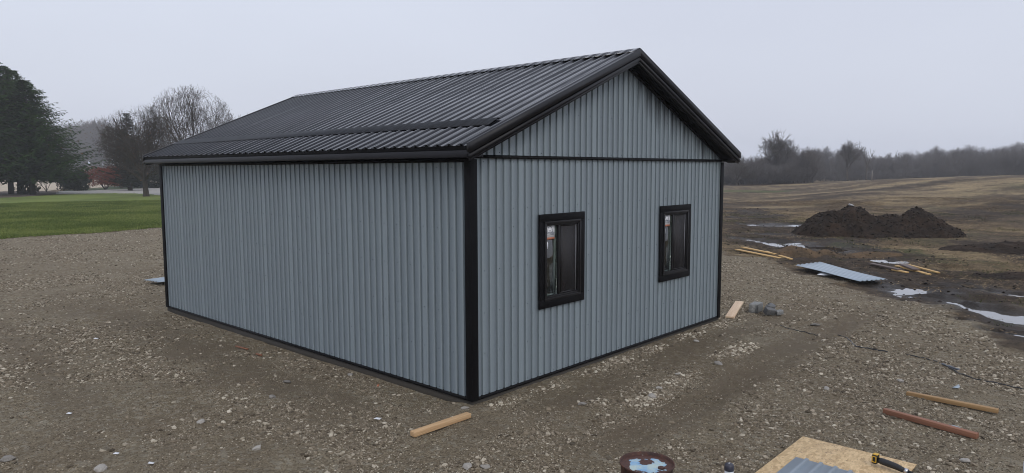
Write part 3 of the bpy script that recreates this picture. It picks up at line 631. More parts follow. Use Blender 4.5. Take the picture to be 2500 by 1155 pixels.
# corner trims (L section), base trim, frieze, belt
def corner(x, y, sx_, sy_):
    t0, wd = .03, .1; x0, x1 = sorted((x-sx_*t0, x+sx_*wd)); y0, y1 = sorted((y-sy_*t0, y+sy_*wd))
    mb = MB(); mb.prism([(x-sx_*.026, y-sy_*.026), (x+sx_*wd, y-sy_*.026), (x+sx_*wd, y-sy_*.004), (x-sx_*.004, y-sy_*.004), (x-sx_*.004, y+sy_*wd), (x-sx_*.026, y+sy_*wd)], -.012, 3.312, 'z')
    return mb.build('corner_trim', M['black'], B, bevel=.003)
corner(0, 0, 1, 1); corner(W_, 0, -1, 1); corner(0, L_, 1, -1); corner(W_, L_, -1, -1)
MB().prism([(-.020, -.012), (-.020, .0), (-.013, .026), (.02, .026), (.02, -.012)], .102, W_-.102, 'x').build('base_trim', M['black'], B)
mb = MB(); mb.prism([(-.020, -.012), (-.020, .0), (-.013, .026), (.02, .026), (.02, -.012)], .102, L_-.102, 'y'); mb.build('base_trim', M['black'], B)
MB().bb(.0, W_, .0, .04, -.2, -.014).build('skirt_board', M['skirt'], B)
MB().bb(.0, .04, .042, L_, -.24, -.014).build('skirt_board', M['skirt'], B)
MB().prism([(-.036, 3.326), (-.036, 3.345), (-.014, 3.372), (.0, 3.372), (.0, 3.326)], -.02, W_+.02, 'x').build('belt_trim', M['black'], B)
MB().bb(-.024, .0, .102, L_-.102, 3.272, 3.318).build('frieze_trim', M['black'], B)
# roof panels, near and far slope
def roof_profile(y0, y1, first, pit=.2286):
    pts = [(y0, 0)]; k = math.ceil((y0-first)/pit-1e-6)
    while first+k*pit+.02 < y1:
        g = first+k*pit
        if g-.02 > y0: pts += [(g-.058, 0), (g-.036, .029), (g-.004, .029), (g+.012, 0)]
        for mn in (.076, .152):
            if g+mn+.012 < y1: pts += [(g+mn-.012, 0), (g+mn-.008, .008), (g+mn+.004, .008), (g+mn+.012, 0)]
        k += 1
    pts.append((y1, 0)); return pts
rl = [-OE]; e = -OE+.03+.9144
while e < L_+OE-.1: rl.append(e); e += .9144
rl.append(L_+OE)
nrm = Vector((-SL, 0, 1)).normalized()
for sgn in (1, -1):
    for a, b in zip(rl[:-1], rl[1:]):
        V = []
        for q, d in roof_profile(a, b, -OE+.03+.1143):
            for x in (-OE-.035, XR-.02):
                X_ = x if sgn == 1 else W_-x; V.append((X_-nrm.x*-d*(1 if sgn == 1 else -1)*1, q, roofz(x)+d*nrm.z))
        n = len(V)//2; Fc = [(2*i, 2*i+1, 2*i+3, 2*i+2) for i in range(n-1)]
        o = link('roof_panel', make_mesh('roof_panel', V, Fc, M['roof']), B)
        so_ = o.modifiers.new('s', 'SOLIDIFY'); so_.thickness = .003; so_.offset = -1
# deck underside so no light leaks through the eaves
for sgn in (0, 1):
    P = [(-OE+.01, roofz(-OE+.01)-.06), (XR, roofz(XR)-.06), (XR, roofz(XR)-.03), (-OE+.01, roofz(-OE+.01)-.03)]
    if sgn: P = [(W_-a, b) for a, b in P]
    MB().prism(P, -OE+.01, L_+OE-.01).build('roof_deck', M['soffit'], B)
# ridge cap
cap = [(-.17, -.17*SL+.032), (-.165, -.165*SL+.040), (0, .046), (.165, -.165*SL+.040), (.17, -.17*SL+.032), (0, .036)]
MB().prism([(XR+a, roofz(XR)+b) for a, b in cap], -OE-.03, L_+OE+.03).build('ridge_cap', M['roof'], B)
MB().prism([(XR-.13, roofz(XR)-.13*SL-.002), (XR-.125, roofz(XR)-.125*SL+.03), (XR-.11, roofz(XR)-.11*SL+.03), (XR-.11, roofz(XR)-.11*SL-.002)], -OE+.05, L_+OE-.05).build('ridge_closure', M['soffit'], B)
# snow stop: angled strip riding on the ribs
P = [(.37, roofz(.37)+.031), (.37, roofz(.37)+.036), (.57, roofz(.57)+.060), (.60, roofz(.60)+.032), (.59, roofz(.59)+.031), (.565, roofz(.565)+.054)]
MB().prism(P, .02, L_+.18).build('snow_stop', M['guard'], B)
# eave fascia, two boards and a drip lip; soffits
for sgn in (0, 1):
    fx = (lambda v: v) if not sgn else (lambda v: W_-v)
    def pr(P, y0, y1, nm, mt): MB().prism([(fx(a), b) for a, b in P], y0, y1).build(nm, mt, B, bevel=.0015)
    pr([(-OE-.012, 3.425), (-OE-.012, 3.488), (-OE+.02, 3.495), (-OE+.02, 3.425)], -OE, L_+OE, 'eave_trim', M['black'])
    pr([(-OE-.03, 3.332), (-OE-.03, 3.415), (-OE-.026, 3.422), (-OE+.01, 3.422), (-OE+.01, 3.332)], -OE, L_+OE, 'fascia', M['char'])
    pr([(-OE+.012, 3.334), (-OE+.012, 3.342), (-.004, 3.342), (-.004, 3.334)], -OE+.02, L_+OE-.02, 'eave_soffit', M['soffit'])
# rake: cover trim, second trim, board, gable soffit and eave return
def rake(y0, y1, t0, t1, nm, mt, xs=-OE-.035, side=0):
    s_ = -1 if side else 1; yy = (L_-y0, L_-y1) if side else (y0, y1)
    P = [(xs, roofz(xs)-t1), (xs, roofz(xs)-t0), (XR, roofz(XR)-t0), (XR, roofz(XR)-t1)]
    for q in (P, [(W_-a, b) for a, b in P]): MB().prism(q, *yy).build(nm, mt, B)
for side in (0, 1):
    rake(-OE-.045, -OE+.03, -.034, .085, 'rake_trim', M['char'], side=side)
    rake(-OE-.01, -OE+.03, .087, .108, 'rake_gap', M['soffit'], side=side, xs=-OE-.02)
    rake(-OE-.032, -OE+.03, .110, .165, 'rake_trim', M['char'], side=side, xs=-OE-.03)
    rake(-OE-.012, -OE+.03, .167, .208, 'rake_board', M['char'], side=side, xs=-OE+.0)
    rake(-OE+.032, -.002, .192, .204, 'gable_soffit', M['soffit'], side=side, xs=-OE+.03)
    rake(-.034, -.013, .212, .268, 'rake_frieze', M['black'], side=side, xs=.03)
    for fx in (lambda v: v, lambda v: W_-v):
        y0, y1 = (-OE+.0, -.002) if not side else (L_+.002, L_+OE)
        MB().prism([(fx(-OE+.012), 3.336), (fx(0.), 3.336), (fx(0.), roofz(0)-.205), (fx(-OE+.012), roofz(-OE+.012)-.205+.05)], y0, y1).build('eave_return', M['char'], B)
# screws: rows on every second flat
def screw_rows():
    mb = MB()
    def head(p, ax):
        n = len(mb.v); r_ = .006
        for k in range(6):
            t_ = k*math.pi/3
            mb.v.append((p[0]+r_*math.cos(t_), p[1], p[2]+r_*math.sin(t_)) if ax == 'x' else (p[0], p[1]+r_*math.cos(t_), p[2]+r_*math.sin(t_)))
        for k in range(6):
            t_ = k*math.pi/3; q = .0045
            mb.v.append((p[0]+q*math.cos(t_), p[1]-.006, p[2]+q*math.sin(t_)) if ax == 'x' else (p[0]-.006, p[1]+q*math.cos(t_), p[2]+q*math.sin(t_)))
        mb.f += [tuple(n+6+k for k in range(6))]+[(n+k, n+(k+1) % 6, n+6+(k+1) % 6, n+6+k) for k in range(6)]
    i = 0
    while g0+i*PIT < W_-.1:
        x = g0+i*PIT+.062
        if i % 2 == 0:
            for z in (.06, .62, 1.19, 1.78, 2.36, 2.62, 3.28):
                if not any(a-.02 < x < b+.02 and c-.02 < z < d+.02 for a, b, c, d in WIN): head((x, -.001, z), 'x')
            for z in (3.41, 4.02, 4.62):
                if z < roofz(x)-.33: head((x, -.013, z), 'x')
        i += 1
    i = 0
    while .139+i*PIT < L_-.1:
        y = .139+i*PIT-.030-.04
        if i % 2 == 0 and y > .1:
            for z in (.06, .62, 1.19, 1.78, 2.36, 3.2): head((-.001, y, z), 'y')
        i += 1
    o = mb.build('screws', M['screw'], B); o['kind'] = 'stuff'
screw_rows()
# windows
def window(x0, x1, z0, z1, orange):
    w = MB()
    def fr(x0, x1, z0, z1, t_, y0, y1, mb):
        mb.bb(x0, x1, y0, y1, z0, z0+t_).bb(x0, x1, y0, y1, z1-t_, z1).bb(x0, x0+t_, y0, y1, z0+t_, z1-t_).bb(x1-t_, x1, y0, y1, z0+t_, z1-t_)
    fr(x0, x1, z0, z1, .125, -.032, -.004, w); win = w.build('window', M['black'], B, bevel=.003)
    i0, i1, j0, j1 = x0+.125, x1-.125, z0+.125, z1-.125
    m2 = MB(); fr(i0-.012, i1+.012, j0-.012, j1+.012, .035, -.045, -.033, m2); fr(i0+.002, i1-.002, j0+.002, j1-.002, .05, -.030, .06, m2)
    m2.build('window_frame', M['vinyl_dark'], win, bevel=.002)
    k0, k1, l0, l1 = i0+.052, i1-.052, j0+.052, j1-.052; wd = k1-k0
    MB().bb(k0+.0, k0+.385*wd, .012, .018, l0, l1).build('pane', M['glass'], win)
    MB().bb(k0+.30*wd, k0+.384*wd, .0185, .045, l0, l1).build('white_jamb', M['vinyl_white'], win, bevel=.002)
    MB().bb(k0, k0+.30*wd, .022, .030, l0, l0+.02).build('sill_edge', M['vinyl_white'], win)
    for zz in (l0+.17*(l1-l0), l0+.82*(l1-l0)): MB().bb(k0+.315*wd, k0+.345*wd, .0181, .0184, zz, zz+.055).build('latch', M['vinyl_dark'], win)
    MB().bb(k0+.386*wd, k0+.45*wd, -.012, .04, l0, l1).build('meeting_rail', M['vinyl_dark'], win, bevel=.002)
    m3 = MB(); fr(k0+.45*wd, k1-.002, l0, l1, .026, -.016, -.004, m3); m3.build('screen_frame', M['vinyl_dark'], win)
    MB().bb(k0+.45*wd+.026, k1-.028, -.011, -.010, l0+.026, l1-.026).build('insect_screen', M['screen'], win)
    MB().bb(k0+.45*wd, k1, .024, .030, l0, l1).build('pane', M['glass'], win)
    MB().bb(k1-.048, k1-.042, -.020, -.0165, l0+.01, l1-.01).build('screen_edge', M['galv'], win)
    # maker's sticker: white label with an arch emblem, navy lettering and an orange foot
    s0, s1 = k0+.004, k0+.293*wd; sh = .215; st = l1-.004
    stk = MB().bb(s0, s1, .0085, .010, st-sh, st).build('sticker', M['paper'], win)
    MB().bb(s0+.0005, s1-.0005, .0072, .0082, st-sh+.001, st-sh+.045).build('sticker_band', M['orange'], stk) if False else None
    mo = MB().bb(s0+.0005, s1-.0005, .0072, .0083, st-sh+.001, st-sh+.034); mo.build('sticker_band', M['orange'], win)
    cx = (s0+s1)/2; ar = MB(); r0 = (s1-s0)*.26; zc = st-.085
    pts = [(cx+r0*math.cos(a_), .0075, zc+r0*1.25*math.sin(a_)) for a_ in np.linspace(0, math.pi, 13)]
    pts = [(cx+r0, .0075, zc-.012)]+pts+[(cx-r0, .0075, zc-.012)]; ar.tube(pts, .0028, 5)
    ar.tube([(cx-r0*1.25, .0075, zc-.012), (cx+r0*1.25, .0075, zc-.012)], .0022, 5)
    ar.tube([(cx-r0*.5, .0075, zc+.02), (cx-r0*.2, .0075, zc-.002), (cx, .0075, zc+.018), (cx+r0*.2, .0075, zc-.002), (cx+r0*.5, .0075, zc+.02)], .0018, 5)
    ar.build('arch_emblem', M['blue_ink'], win)
    fc = bpy.data.curves.new('lettering', 'FONT'); fc.body = 'SOUTHFIELD'; fc.align_x = 'CENTER'; fc.size = (s1-s0)*.165; fc.extrude = .0004; fc.offset = .0006
    fc.materials.append(M['blue_ink']); tmp = bpy.data.objects.new('tmp', fc); C.objects.link(tmp); bpy.context.view_layer.update(); tme = bpy.data.meshes.new_from_object(tmp); bpy.data.objects.remove(tmp); fo = link('lettering', tme, win, loc=(cx, .0078, zc-.043), rot=(math.pi/2, 0, 0))
    dash = MB(); xx = s0+.014; rr_ = random.Random(3)
    while xx < s1-.016: ww = rr_.uniform(.003, .007); dash.bb(xx, xx+ww, .0074, .0080, zc-.060, zc-.053); xx += ww+.003
    dash.build('fine_print', M['blue_ink'], win)
    t0 = l0+.735*(l1-l0); MB().prism([(k0+.002, t0-.07), (k0+.002, t0+.045), (k0+.06, t0+.04), (k0+.075, t0+.02), (k0+.075, t0-.06), (k0+.07, t0-.07)], .0085, .010).build('paper_tag', M['paper'], win)
    if orange:
        MB().bb(k0+.52*wd, k0+.61*wd, -.009, -.002, l0+.03, l0+.16).build('orange_label', M['orange'], win)
    return win
window(*WIN[0], True); window(*WIN[1], False)

# ------------------------------------------------------------------ loose stuff on the ground
def hz(x, y): return float(height(np.array([x]), np.array([y]))[0])
def lumber(name, label, mat, A, Bp, w, h, lift=0, cat='board', group=None, roll=0, grain=True):
    A, Bp = np.array(A[:2]), np.array(Bp[:2]); d = Bp-A; Ln = float(np.hypot(*d)); c_ = (A+Bp)/2
    z = (hz(*A)+hz(*Bp))/2+.014+lift+h/2
    mb = MB(); mb.box((0, 0, 0), (Ln, w, h)); o = mb.build(name, mat, bevel=.002, loc=(c_[0], c_[1], z), rot=(roll, 0, math.atan2(d[1], d[0])))
    return tag(o, label, cat, group)
GR = 'lengths of lumber lying around the yard'
lumber('lumber', 'short pale pine two-by-four on the gravel in front of the building corner', M['pine'], G(1007, 1068), G(1145, 1020), .09, .06, cat='lumber', group=GR)
lumber('lumber', 'wet tan two-by-four on gravel, upper of the two parallel lengths', M['tan_wood'], G(2214, 965), G(2437, 1009), .075, .055, cat='lumber', group=GR)
lumber('lumber', 'red-brown two-by-four on gravel, lower of the two parallel lengths', M['red_wood'], G(2158, 1012), G(2386, 1075), .075, .065, cat='lumber', group=GR)
lumber('plank', 'short wide pale plank lying beside the far building corner', M['pine_pale'], (G(1772, 778)+G(1791, 778))/2, (G(1799, 740)+G(1812, 740))/2, .19, .04, cat='plank', group=GR)
# stack of three boards by the mud
def board3():
    A = [(G(1798, 612), G(1905, 634), .16, .04, 0), (G(1812, 610), G(1893, 627), .15, .04, .045), (G(1870, 618), G(1932, 637), .12, .04, .0)]
    t_ = ['lowest long yellow board of the stack on the mud edge', 'upper yellow board with broken end lying on the mud-edge stack', 'short yellow board poking out of the right end of the mud-edge stack']
    for (a, b, w, h, l), lb in zip(A, t_): lumber('plank', lb, M['pine_y'], a, b, w, h, l, 'plank', GR)
board3()
for a, b, w, l, mt, lb in ((G(2126, 645), G(2196, 660), .16, .03, 'brown_board', 'brown weathered board farthest left of the scattered planks in the field'),
    (G(2180, 657), G(2215, 664), .13, 0, 'pine_y', 'pale board tip sticking out from under the leftmost brown board'),
    (G(2190, 648), G(2268, 669), .15, 0, 'pine_y', 'long pale board beneath the wide brown board in the field'),
    (G(2203, 649), G(2236, 662), .22, .045, 'brown_board', 'wide short brown board lying across a pale board in the field'),
    (G(2219, 649), G(2291, 668), .10, .0, 'pine_y', 'slim pale stick farthest right of the scattered planks in the field')):
    lumber('plank', lb, M[mt], a, b, w, .04, l, 'plank', GR)
# corrugated sheets
def steel_sheet(label, Cn, z, ribs, thick=.02, mat='sheet', tilt=(0, 0, 0, 0)):
    """Cn: four ground corners in order (ribs run from c0->c1 side to c3->c2 side)"""
    c0, c1, c2, c3 = [np.array([q[0], q[1], z+tt]) for q, tt in zip(Cn, tilt)]; V = []; nlong = 10
    prof = []
    for k in range(ribs): u = (k+.5)/ribs; e_ = .28/ribs; prof += [(u-e_, 0), (u-e_*.5, thick), (u+e_*.5, thick), (u+e_, 0)]
    prof = [(0, 0)]+prof+[(1, 0)]
    for i in range(nlong+1):
        s_ = i/nlong; a = c0+(c3-c0)*s_; b = c1+(c2-c1)*s_
        for u, h in prof: q = a+(b-a)*u; V.append((q[0], q[1], q[2]+h+.012*math.sin(s_*5+u*2)))
    n = len(prof); Fc = [(i*n+j, (i+1)*n+j, (i+1)*n+j+1, i*n+j+1) for i in range(nlong) for j in range(n-1)]
    o = link('steel_sheet', make_mesh('steel_sheet', V, Fc, M[mat])); s2_ = o.modifiers.new('s', 'SOLIDIFY'); s2_.thickness = .003
    return tag(o, label, 'metal sheet', 'spare steel sheets on the ground')
steel_sheet('pale blue-grey ribbed steel sheet lying on the muddy edge of the yard', (G(1942, 648, .08), G(2005, 641, .08), G(2167, 683, .08), G(2100, 686, .08)), .08, 6, .022)
lumber('lumber', 'dark wood bearer holding up the sheet on the mud', M['brown_board'], G(1965, 655), G(2085, 684), .09, .07, cat='lumber', group=GR)
steel_sheet('pale steel sheet half hidden behind the far left building corner', (G(351, 686, .0), G(385, 692, .0), (4.2, 13.6), (4.6, 14.8)), .02, 5, .022)
lumber('lumber', 'brown wood scrap under the sheet behind the far left corner', M['red_wood'], (1.9, 13.95), (3.3, 13.7), .09, .06, cat='lumber', group=GR)
rr_ = random.Random(5); P = []
gc = G(2024, 676)
for i in range(14): a_ = 2*math.pi*i/14; k_ = rr_.uniform(.6, 1.1); P.append((.42*k_*math.cos(a_), .22*k_*math.sin(a_)))
V = [(a, b, .012+.02*rr_.random()) for a, b in P]+[(a*.5, b*.5, .03+.04*rr_.random()) for a, b in P]+[(0, 0, .05)]
Fc = [(i, (i+1) % 14, 14+(i+1) % 14, 14+i) for i in range(14)]+[(14+i, 14+(i+1) % 14, 28) for i in range(14)]
tag(link('plastic_wrap', make_mesh('plastic_wrap', V, Fc, M['wrap']), loc=(gc[0], gc[1], hz(gc[0], gc[1])+.02), rot=(0, 0, -.9)), 'crumpled white plastic beside the ribbed sheet on the mud', 'plastic')
# OSB and the two short panels and the tool on it
z0 = -.05
mb = MB(); mb.bb(0, 2.44, 0, 1.22, 0, .012); osb = mb.build('strand_board', M['osb'], bevel=.002, loc=(1.81-2.44, -5.05, z0))
tag(osb, 'speckled yellow strand board sheet lying flat on gravel at bottom edge', 'board')
def flat_panel(label, x1, x0, y0, y1, z, first):
    V = []; prof = [(y0, 0)]; k = 0
    while first-k*.152 > y0+.03:
        g = first-k*.152
        if g < y1-.03: prof.append((g, None))
        k += 1
    ys = sorted([q[0] for q in prof if q[1] is None]); pr = [(y0, 0)]
    for g in ys: pr += [(g-.026, 0), (g-.014, .018), (g+.014, .018), (g+.024, 0)]
    pr.append((y1, 0))
    for x in (x0, x1):
        for y, h in pr: V.append((x, y, z+h))
    n = len(pr); Fc = [(j, n+j, n+j+1, j+1) for j in range(n-1)]
    o = link('steel_sheet', make_mesh('steel_sheet', V, Fc, M['sheet'])); s_ = o.modifiers.new('s', 'SOLIDIFY'); s_.thickness = .003; return tag(o, label, 'metal sheet', 'spare steel sheets on the ground')
e0 = G(1948, 1110, 0); e1 = G(2120, 1148, 0)
flat_panel('blue-grey ribbed panel offcut lying on the strand board', e0[0]-.0, -1.5, e1[1]-.35, e0[1]+.02, z0+.018, e0[1]-.1)
# tool: black body, yellow collar, steel head
ta, tb = G(2137, 1118, .05), G(2225, 1145, .05); dv = tb-ta; Lt = float(np.hypot(dv[0], dv[1]))
T = thing('power_shear', 'black and yellow cordless metal cutter lying on the strand board edge', 'power tool', (ta[0], ta[1], z0+.03), math.atan2(dv[1], dv[0]))
MB().tube([(.03, 0, .055), (.06, 0, .055), (.13, 0, .052), (.22, 0, .045), (.27, 0, .035), (.31, 0, .03)], [.026, .034, .036, .034, .030, .024], 12).build('body', M['black_pl'], T, True)
bt = MB().box((.0, 0, .06), (.055, .075, .10)).build('battery', M['black_pl'], T, bevel=.012)
q = MB()
for s_ in (-1, 1): q.bb(-.022, .028, s_*.039-.002, s_*.039+.002, .09, .10).bb(-.022, .028, s_*.039-.002, s_*.039+.002, .03, .04).bb(-.022, -.012, s_*.039-.002, s_*.039+.002, .04, .09).bb(.018, .028, s_*.039-.002, s_*.039+.002, .04, .09)
q.bb(-.02, .03, -.03, .03, .1105, .118); q.build('yellow_collar', M['yellow'], T, bevel=.002)
MB().tube([(.30, 0, .03), (.335, 0, .03)], [.030, .028], 14).build('steel_collar', M['chrome'], T, True)
MB().tube([(.335, 0, .03), (.37, .01, .026), (.41, .012, .012)], [.018, .014, .007], 8).build('cutter_head', M['black_pl'], T, True)
MB().prism([(.335, -.028), (.40, -.055), (.41, -.035), (.345, -.018)], .01, .026, 'z').build('guard', M['chrome'], T)
# drum
dc = (G(1513, 1130, .62)+G(1646, 1130, .62))/2; rd = float(np.hypot(*(G(1513, 1130, .62)-G(1646, 1130, .62))[:2]))/2
Dm = thing('steel_drum', 'rusty steel drum with flaking blue paint on its sunken lid', 'drum', (dc[0], dc[1], hz(dc[0], dc[1])))
hh_ = .62-hz(dc[0], dc[1])
body = [(rd*.97, 0), (rd*.97, .02), (rd*.95, .03), (rd*.95, hh_*.33), (rd*1.0, hh_*.35), (rd*.95, hh_*.37), (rd*.95, hh_*.66), (rd*1.0, hh_*.68), (rd*.95, hh_*.70), (rd*.95, hh_-.012), (rd, hh_-.008), (rd, hh_+.006), (rd*.965, hh_+.006), (rd*.955, hh_-.022)]
MB().lathe(body, 48).build('drum_body', M['rust'], Dm, True)
lid = MB().lathe([(rd*.957, .0), (rd*.90, -.004), (rd*.5, .0), (.0001, .002)], 48).build('drum_lid', M['lid'], Dm, True, loc=(0, 0, hh_-.02))
MB().lathe([(.028, 0), (.028, .012), (.022, .015), (.0001, .015)], 16, (.02, -rd*.55, 0)).build('bung', M['rust'], Dm, loc=(0, 0, hh_-.02))
# bottle
bc = G(1780, 1146, .2)
Bo = thing('plastic_bottle', 'white bottle with rounded black cap standing at bottom of the yard', 'bottle', (bc[0], bc[1], hz(bc[0], bc[1])+.005))
hb = .2-hz(bc[0], bc[1])
MB().lathe([(.0001, 0), (.040, 0), (.044, .01), (.044, hb-.03), (.040, hb-.005), (.030, hb+.005)], 24).build('bottle_body', M['white_pl'], Bo, True)
MB().lathe([(.047, hb-.012), (.0475, hb+.01), (.046, hb+.035), (.038, hb+.052), (.02, hb+.058), (.0001, hb+.059)], 24).build('cap', M['cap'], Bo, True)
MB().bb(-.009, .009, -.005, .005, hb+.0575, hb+.061).build('cap_mark', M['white_pl'], Bo)
# blocks
def block(label, mat, loc, rz, poly, th, rx=0, ry=0):
    mb = MB(); mb.prism(poly, -th/2, th/2, 'z'); o = mb.build('concrete_block', M[mat], bevel=.006, loc=loc, rot=(rx, ry, rz)); return tag(o, label, 'concrete block', 'broken concrete block pieces')
b1, b2, b3, b4 = G(1843, 764), G(1865, 764), G(1879, 770), G(1902, 769)
block('pale grey concrete block with notched end, leftmost of the broken pieces', 'concrete', (b1[0]+.12, b1[1]+.03, .03), .12, [(-.22, -.10), (-.16, -.10), (-.16, -.03), (-.22, .03), (-.22, .10), (.2, .10), (.2, -.10)], .19)
ap = [(.19*math.cos(a_), .19*math.sin(a_)) for a_ in np.linspace(math.radians(200), math.radians(350), 9)]+[(.10*math.cos(a_), .10*math.sin(a_)+.04) for a_ in np.linspace(math.radians(340), math.radians(210), 7)]
block('curved dark wet block fragment behind the notched concrete block', 'concrete_wet', (b2[0]+.25, b2[1]+.05, .02), .1, ap, .16, .25)
block('small wedge of broken grey block leaning on its edge', 'concrete_wet', (b3[0]+.05, b3[1]+.02, .0), -.5, [(-.14, -.08), (.13, -.06), (.15, .03), (-.10, .09)], .14, .35, .2)
block('smallest chip of concrete block, farthest right of the pieces', 'concrete', (b4[0], b4[1], -.02), -.7, [(-.08, -.06), (.08, -.05), (.07, .05), (-.06, .06)], .09, .1, -.15)
# cables
def cable(label, px, r_, mat, lift=.012):
    P = [G(*q) for q in px]; out_ = []
    for i in range(len(P)-1):
        p0, p1, p2, p3 = P[max(i-1, 0)], P[i], P[i+1], P[min(i+2, len(P)-1)]
        for k in range(6):
            s_ = k/6; q = .5*((2*p1)+(-p0+p2)*s_+(2*p0-5*p1+4*p2-p3)*s_*s_+(-p0+3*p1-3*p2+p3)*s_**3); out_.append((q[0], q[1], hz(q[0], q[1])+lift+.006*math.sin(i*2+k)))
    o = MB().tube(out_, r_, 6).build('cable', M[mat], None, True); return tag(o, label, 'cable', 'cables trailing over the gravel')
cable('thin black cable running from the concrete blocks towards the gravel middle', [(1905, 796), (1935, 806), (1970, 814), (2000, 818)], .008, 'cable')
cable('black cable with an S-bend snaking over the gravel', [(2045, 821), (2065, 825), (2078, 834), (2084, 842), (2096, 848), (2122, 852), (2145, 857), (2170, 860)], .011, 'cable')
cable('long dark cable reaching towards the right edge above the tan two-by-four', [(2215, 869), (2255, 877), (2290, 888), (2320, 902), (2350, 916), (2400, 930), (2440, 938), (2485, 948), (2540, 962)], .010, 'cable')
cable('flat grey strap tangled in the long dark cable', [(2300, 893), (2318, 898), (2345, 907)], .020, 'cable_grey')
# scraps
def scrap(label, c_, poly, mat, z=.02, rx=.12, ry=.1, th=.004, cat='scrap'):
    g = G(*c_); o = MB().prism(poly, 0, th, 'z').build('scrap', M[mat], loc=(g[0], g[1], hz(g[0], g[1])+z), rot=(rx, ry, YAW*-1)); return tag(o, label, cat, 'scraps and litter on the gravel')
scrap('pale blue curved steel offcut above the tan two-by-four', (2336, 949), [(-.10, -.05), (-.02, -.06), (.05, .0), (.09, .11), (.03, .05), (-.05, -.01)], 'sheet', cat='steel scrap')
scrap('small blue steel chip below the red-brown two-by-four', (2331, 1043), [(-.06, .03), (.0, .02), (.06, -.03), (.01, -.03)], 'sheet', cat='steel scrap')
scrap('red-brown wood splinter near the long wall', (590, 847), [(-.14, .04), (.12, -.05), (.14, -.02), (-.12, .07)], 'red_wood', cat='wood scrap', th=.02)
scrap('short dark red wood chip nearer the long wall than the splinter', (631, 864), [(-.06, .02), (.06, -.03), (.07, .01), (-.05, .05)], 'red_wood', cat='wood scrap', th=.025)
scrap('tiny orange scrap on gravel beside the front wall corner', (923, 936), [(-.012, -.045), (.012, -.045), (.016, .045), (-.01, .04)], 'orange', cat='plastic scrap')
scrap('torn white paper bit left of the short pine two-by-four', (922, 1021), [(-.05, -.02), (.03, -.025), (.05, .02), (-.02, .03)], 'paper', cat='paper scrap')
scrap('white shard on gravel at far lower left', (284, 1110), [(-.03, -.02), (.03, -.015), (.025, .02), (-.02, .02)], 'paper', cat='paper scrap')
scrap('white shard right beside the track on the left gravel', (235, 828), [(-.04, -.03), (.04, -.02), (.03, .03), (-.03, .03)], 'paper', cat='paper scrap')
scrap('white oval shard on lower left gravel', (169, 1012), [(-.03, -.02), (.03, -.02), (.035, .015), (-.02, .025)], 'paper', cat='paper scrap')
scrap('cream shard in the gravel at the bottom left', (369, 1134), [(-.03, -.015), (.03, -.015), (.03, .015), (-.03, .02)], 'paper', cat='paper scrap')
# channel rail at the right edge
rp = G(2486, 1170)
mb = MB(); mb.prism([(-.03, -.02), (.03, -.02), (.03, .02), (.026, .02), (.026, -.016), (-.026, -.016), (-.026, .02), (-.03, .02)], 0, .9, 'z')
d_ = ray(2492, 1108); tt = 4.4; q = CAM+d_*tt
o = mb.build('metal_rail', M['galv'], loc=(q[0]-.05, q[1]-.05, q[2]-.895), rot=(0, 0, .6)); tag(o, 'pale grey steel channel standing upright at the lower right edge', 'rail')
o.data.transform(Matrix.Scale(1, 4)); o.scale = (1, 1, (q[2]-hz(q[0], q[1]))/.9); o.location.z = hz(q[0], q[1])-.02
# individual larger stones that can be picked out
BIG = [((1700, 835), .13, .8, 'flat grey stone in the pale gravel patch by the gable wall'), ((1755, 888), .15, .55, 'largest grey-green stone of the pale gravel patch by the gable wall'),
 ((1592, 968), .16, .7, 'big rounded grey stone below the pale gravel line beside the gable'), ((1653, 912), .10, .95, 'pale cream stone in the middle of the gravel line'),
 ((1610, 945), .11, .95, 'white rounded stone at the end of the gravel line'), ((1990, 795), .18, .35, 'dark clod beside the thin black cable'),
 ((2196, 932), .15, .7, 'pale angular stone above the tan two-by-four'), ((2018, 950), .13, .75, 'long flat pale stone alone in the gravel left of the two-by-fours'),
 ((2355, 1128), .14, .8, 'pale stone under the right end of the red-brown two-by-four'), ((1140, 1142), .14, .75, 'pale stone at the bottom below the short pine two-by-four'),
 ((665, 970), .12, .55, 'grey stone alone in the dirt below the long wall'), ((700, 930), .14, .3, 'flat dark stone nearest the long wall'),
 ((246, 1145), .16, .8, 'broad pale stone at the bottom left edge'), ((490, 1035), .12, .85, 'pale flat stone in the lower left gravel'),
 ((628, 1097), .12, .85, 'pale oblong stone below the gravel windrow'), ((855, 910), .11, .6, 'grey angular stone close to the long wall base'),
 ((1135, 1000), .11, .7, 'pale stone right above the short pine two-by-four'), ((1420, 988), .13, .6, 'dusty grey stone in front of the gable base'),
 ((20, 1125), .17, .45, 'dark flat rock at the lower left corner'), ((1185, 1140), .12, .65, 'grey stone beside the pale one at the bottom middle')]
bigmats = {}
for i, (c_, s_, tn, lb) in enumerate(BIG):
    g = G(*c_); me = rock_mesh('rock', None, 900+i, 2); me.materials.clear()
    cc = tuple((.07+.36*tn)*k for k in (1, .93, .83)); me.materials.append(simple('rock_surface', cc, .9, .3, 14, .3, 0, .6))
    rr_ = random.Random(i); o = link('rock', me, loc=(g[0], g[1], hz(g[0], g[1])+s_*.10), rot=(rr_.gauss(0, .15), rr_.gauss(0, .15), rr_.uniform(0, 6)))
    o.scale = (s_*.55, s_*.42, s_*.36); tag(o, lb, 'stone', 'larger stones on the gravel')

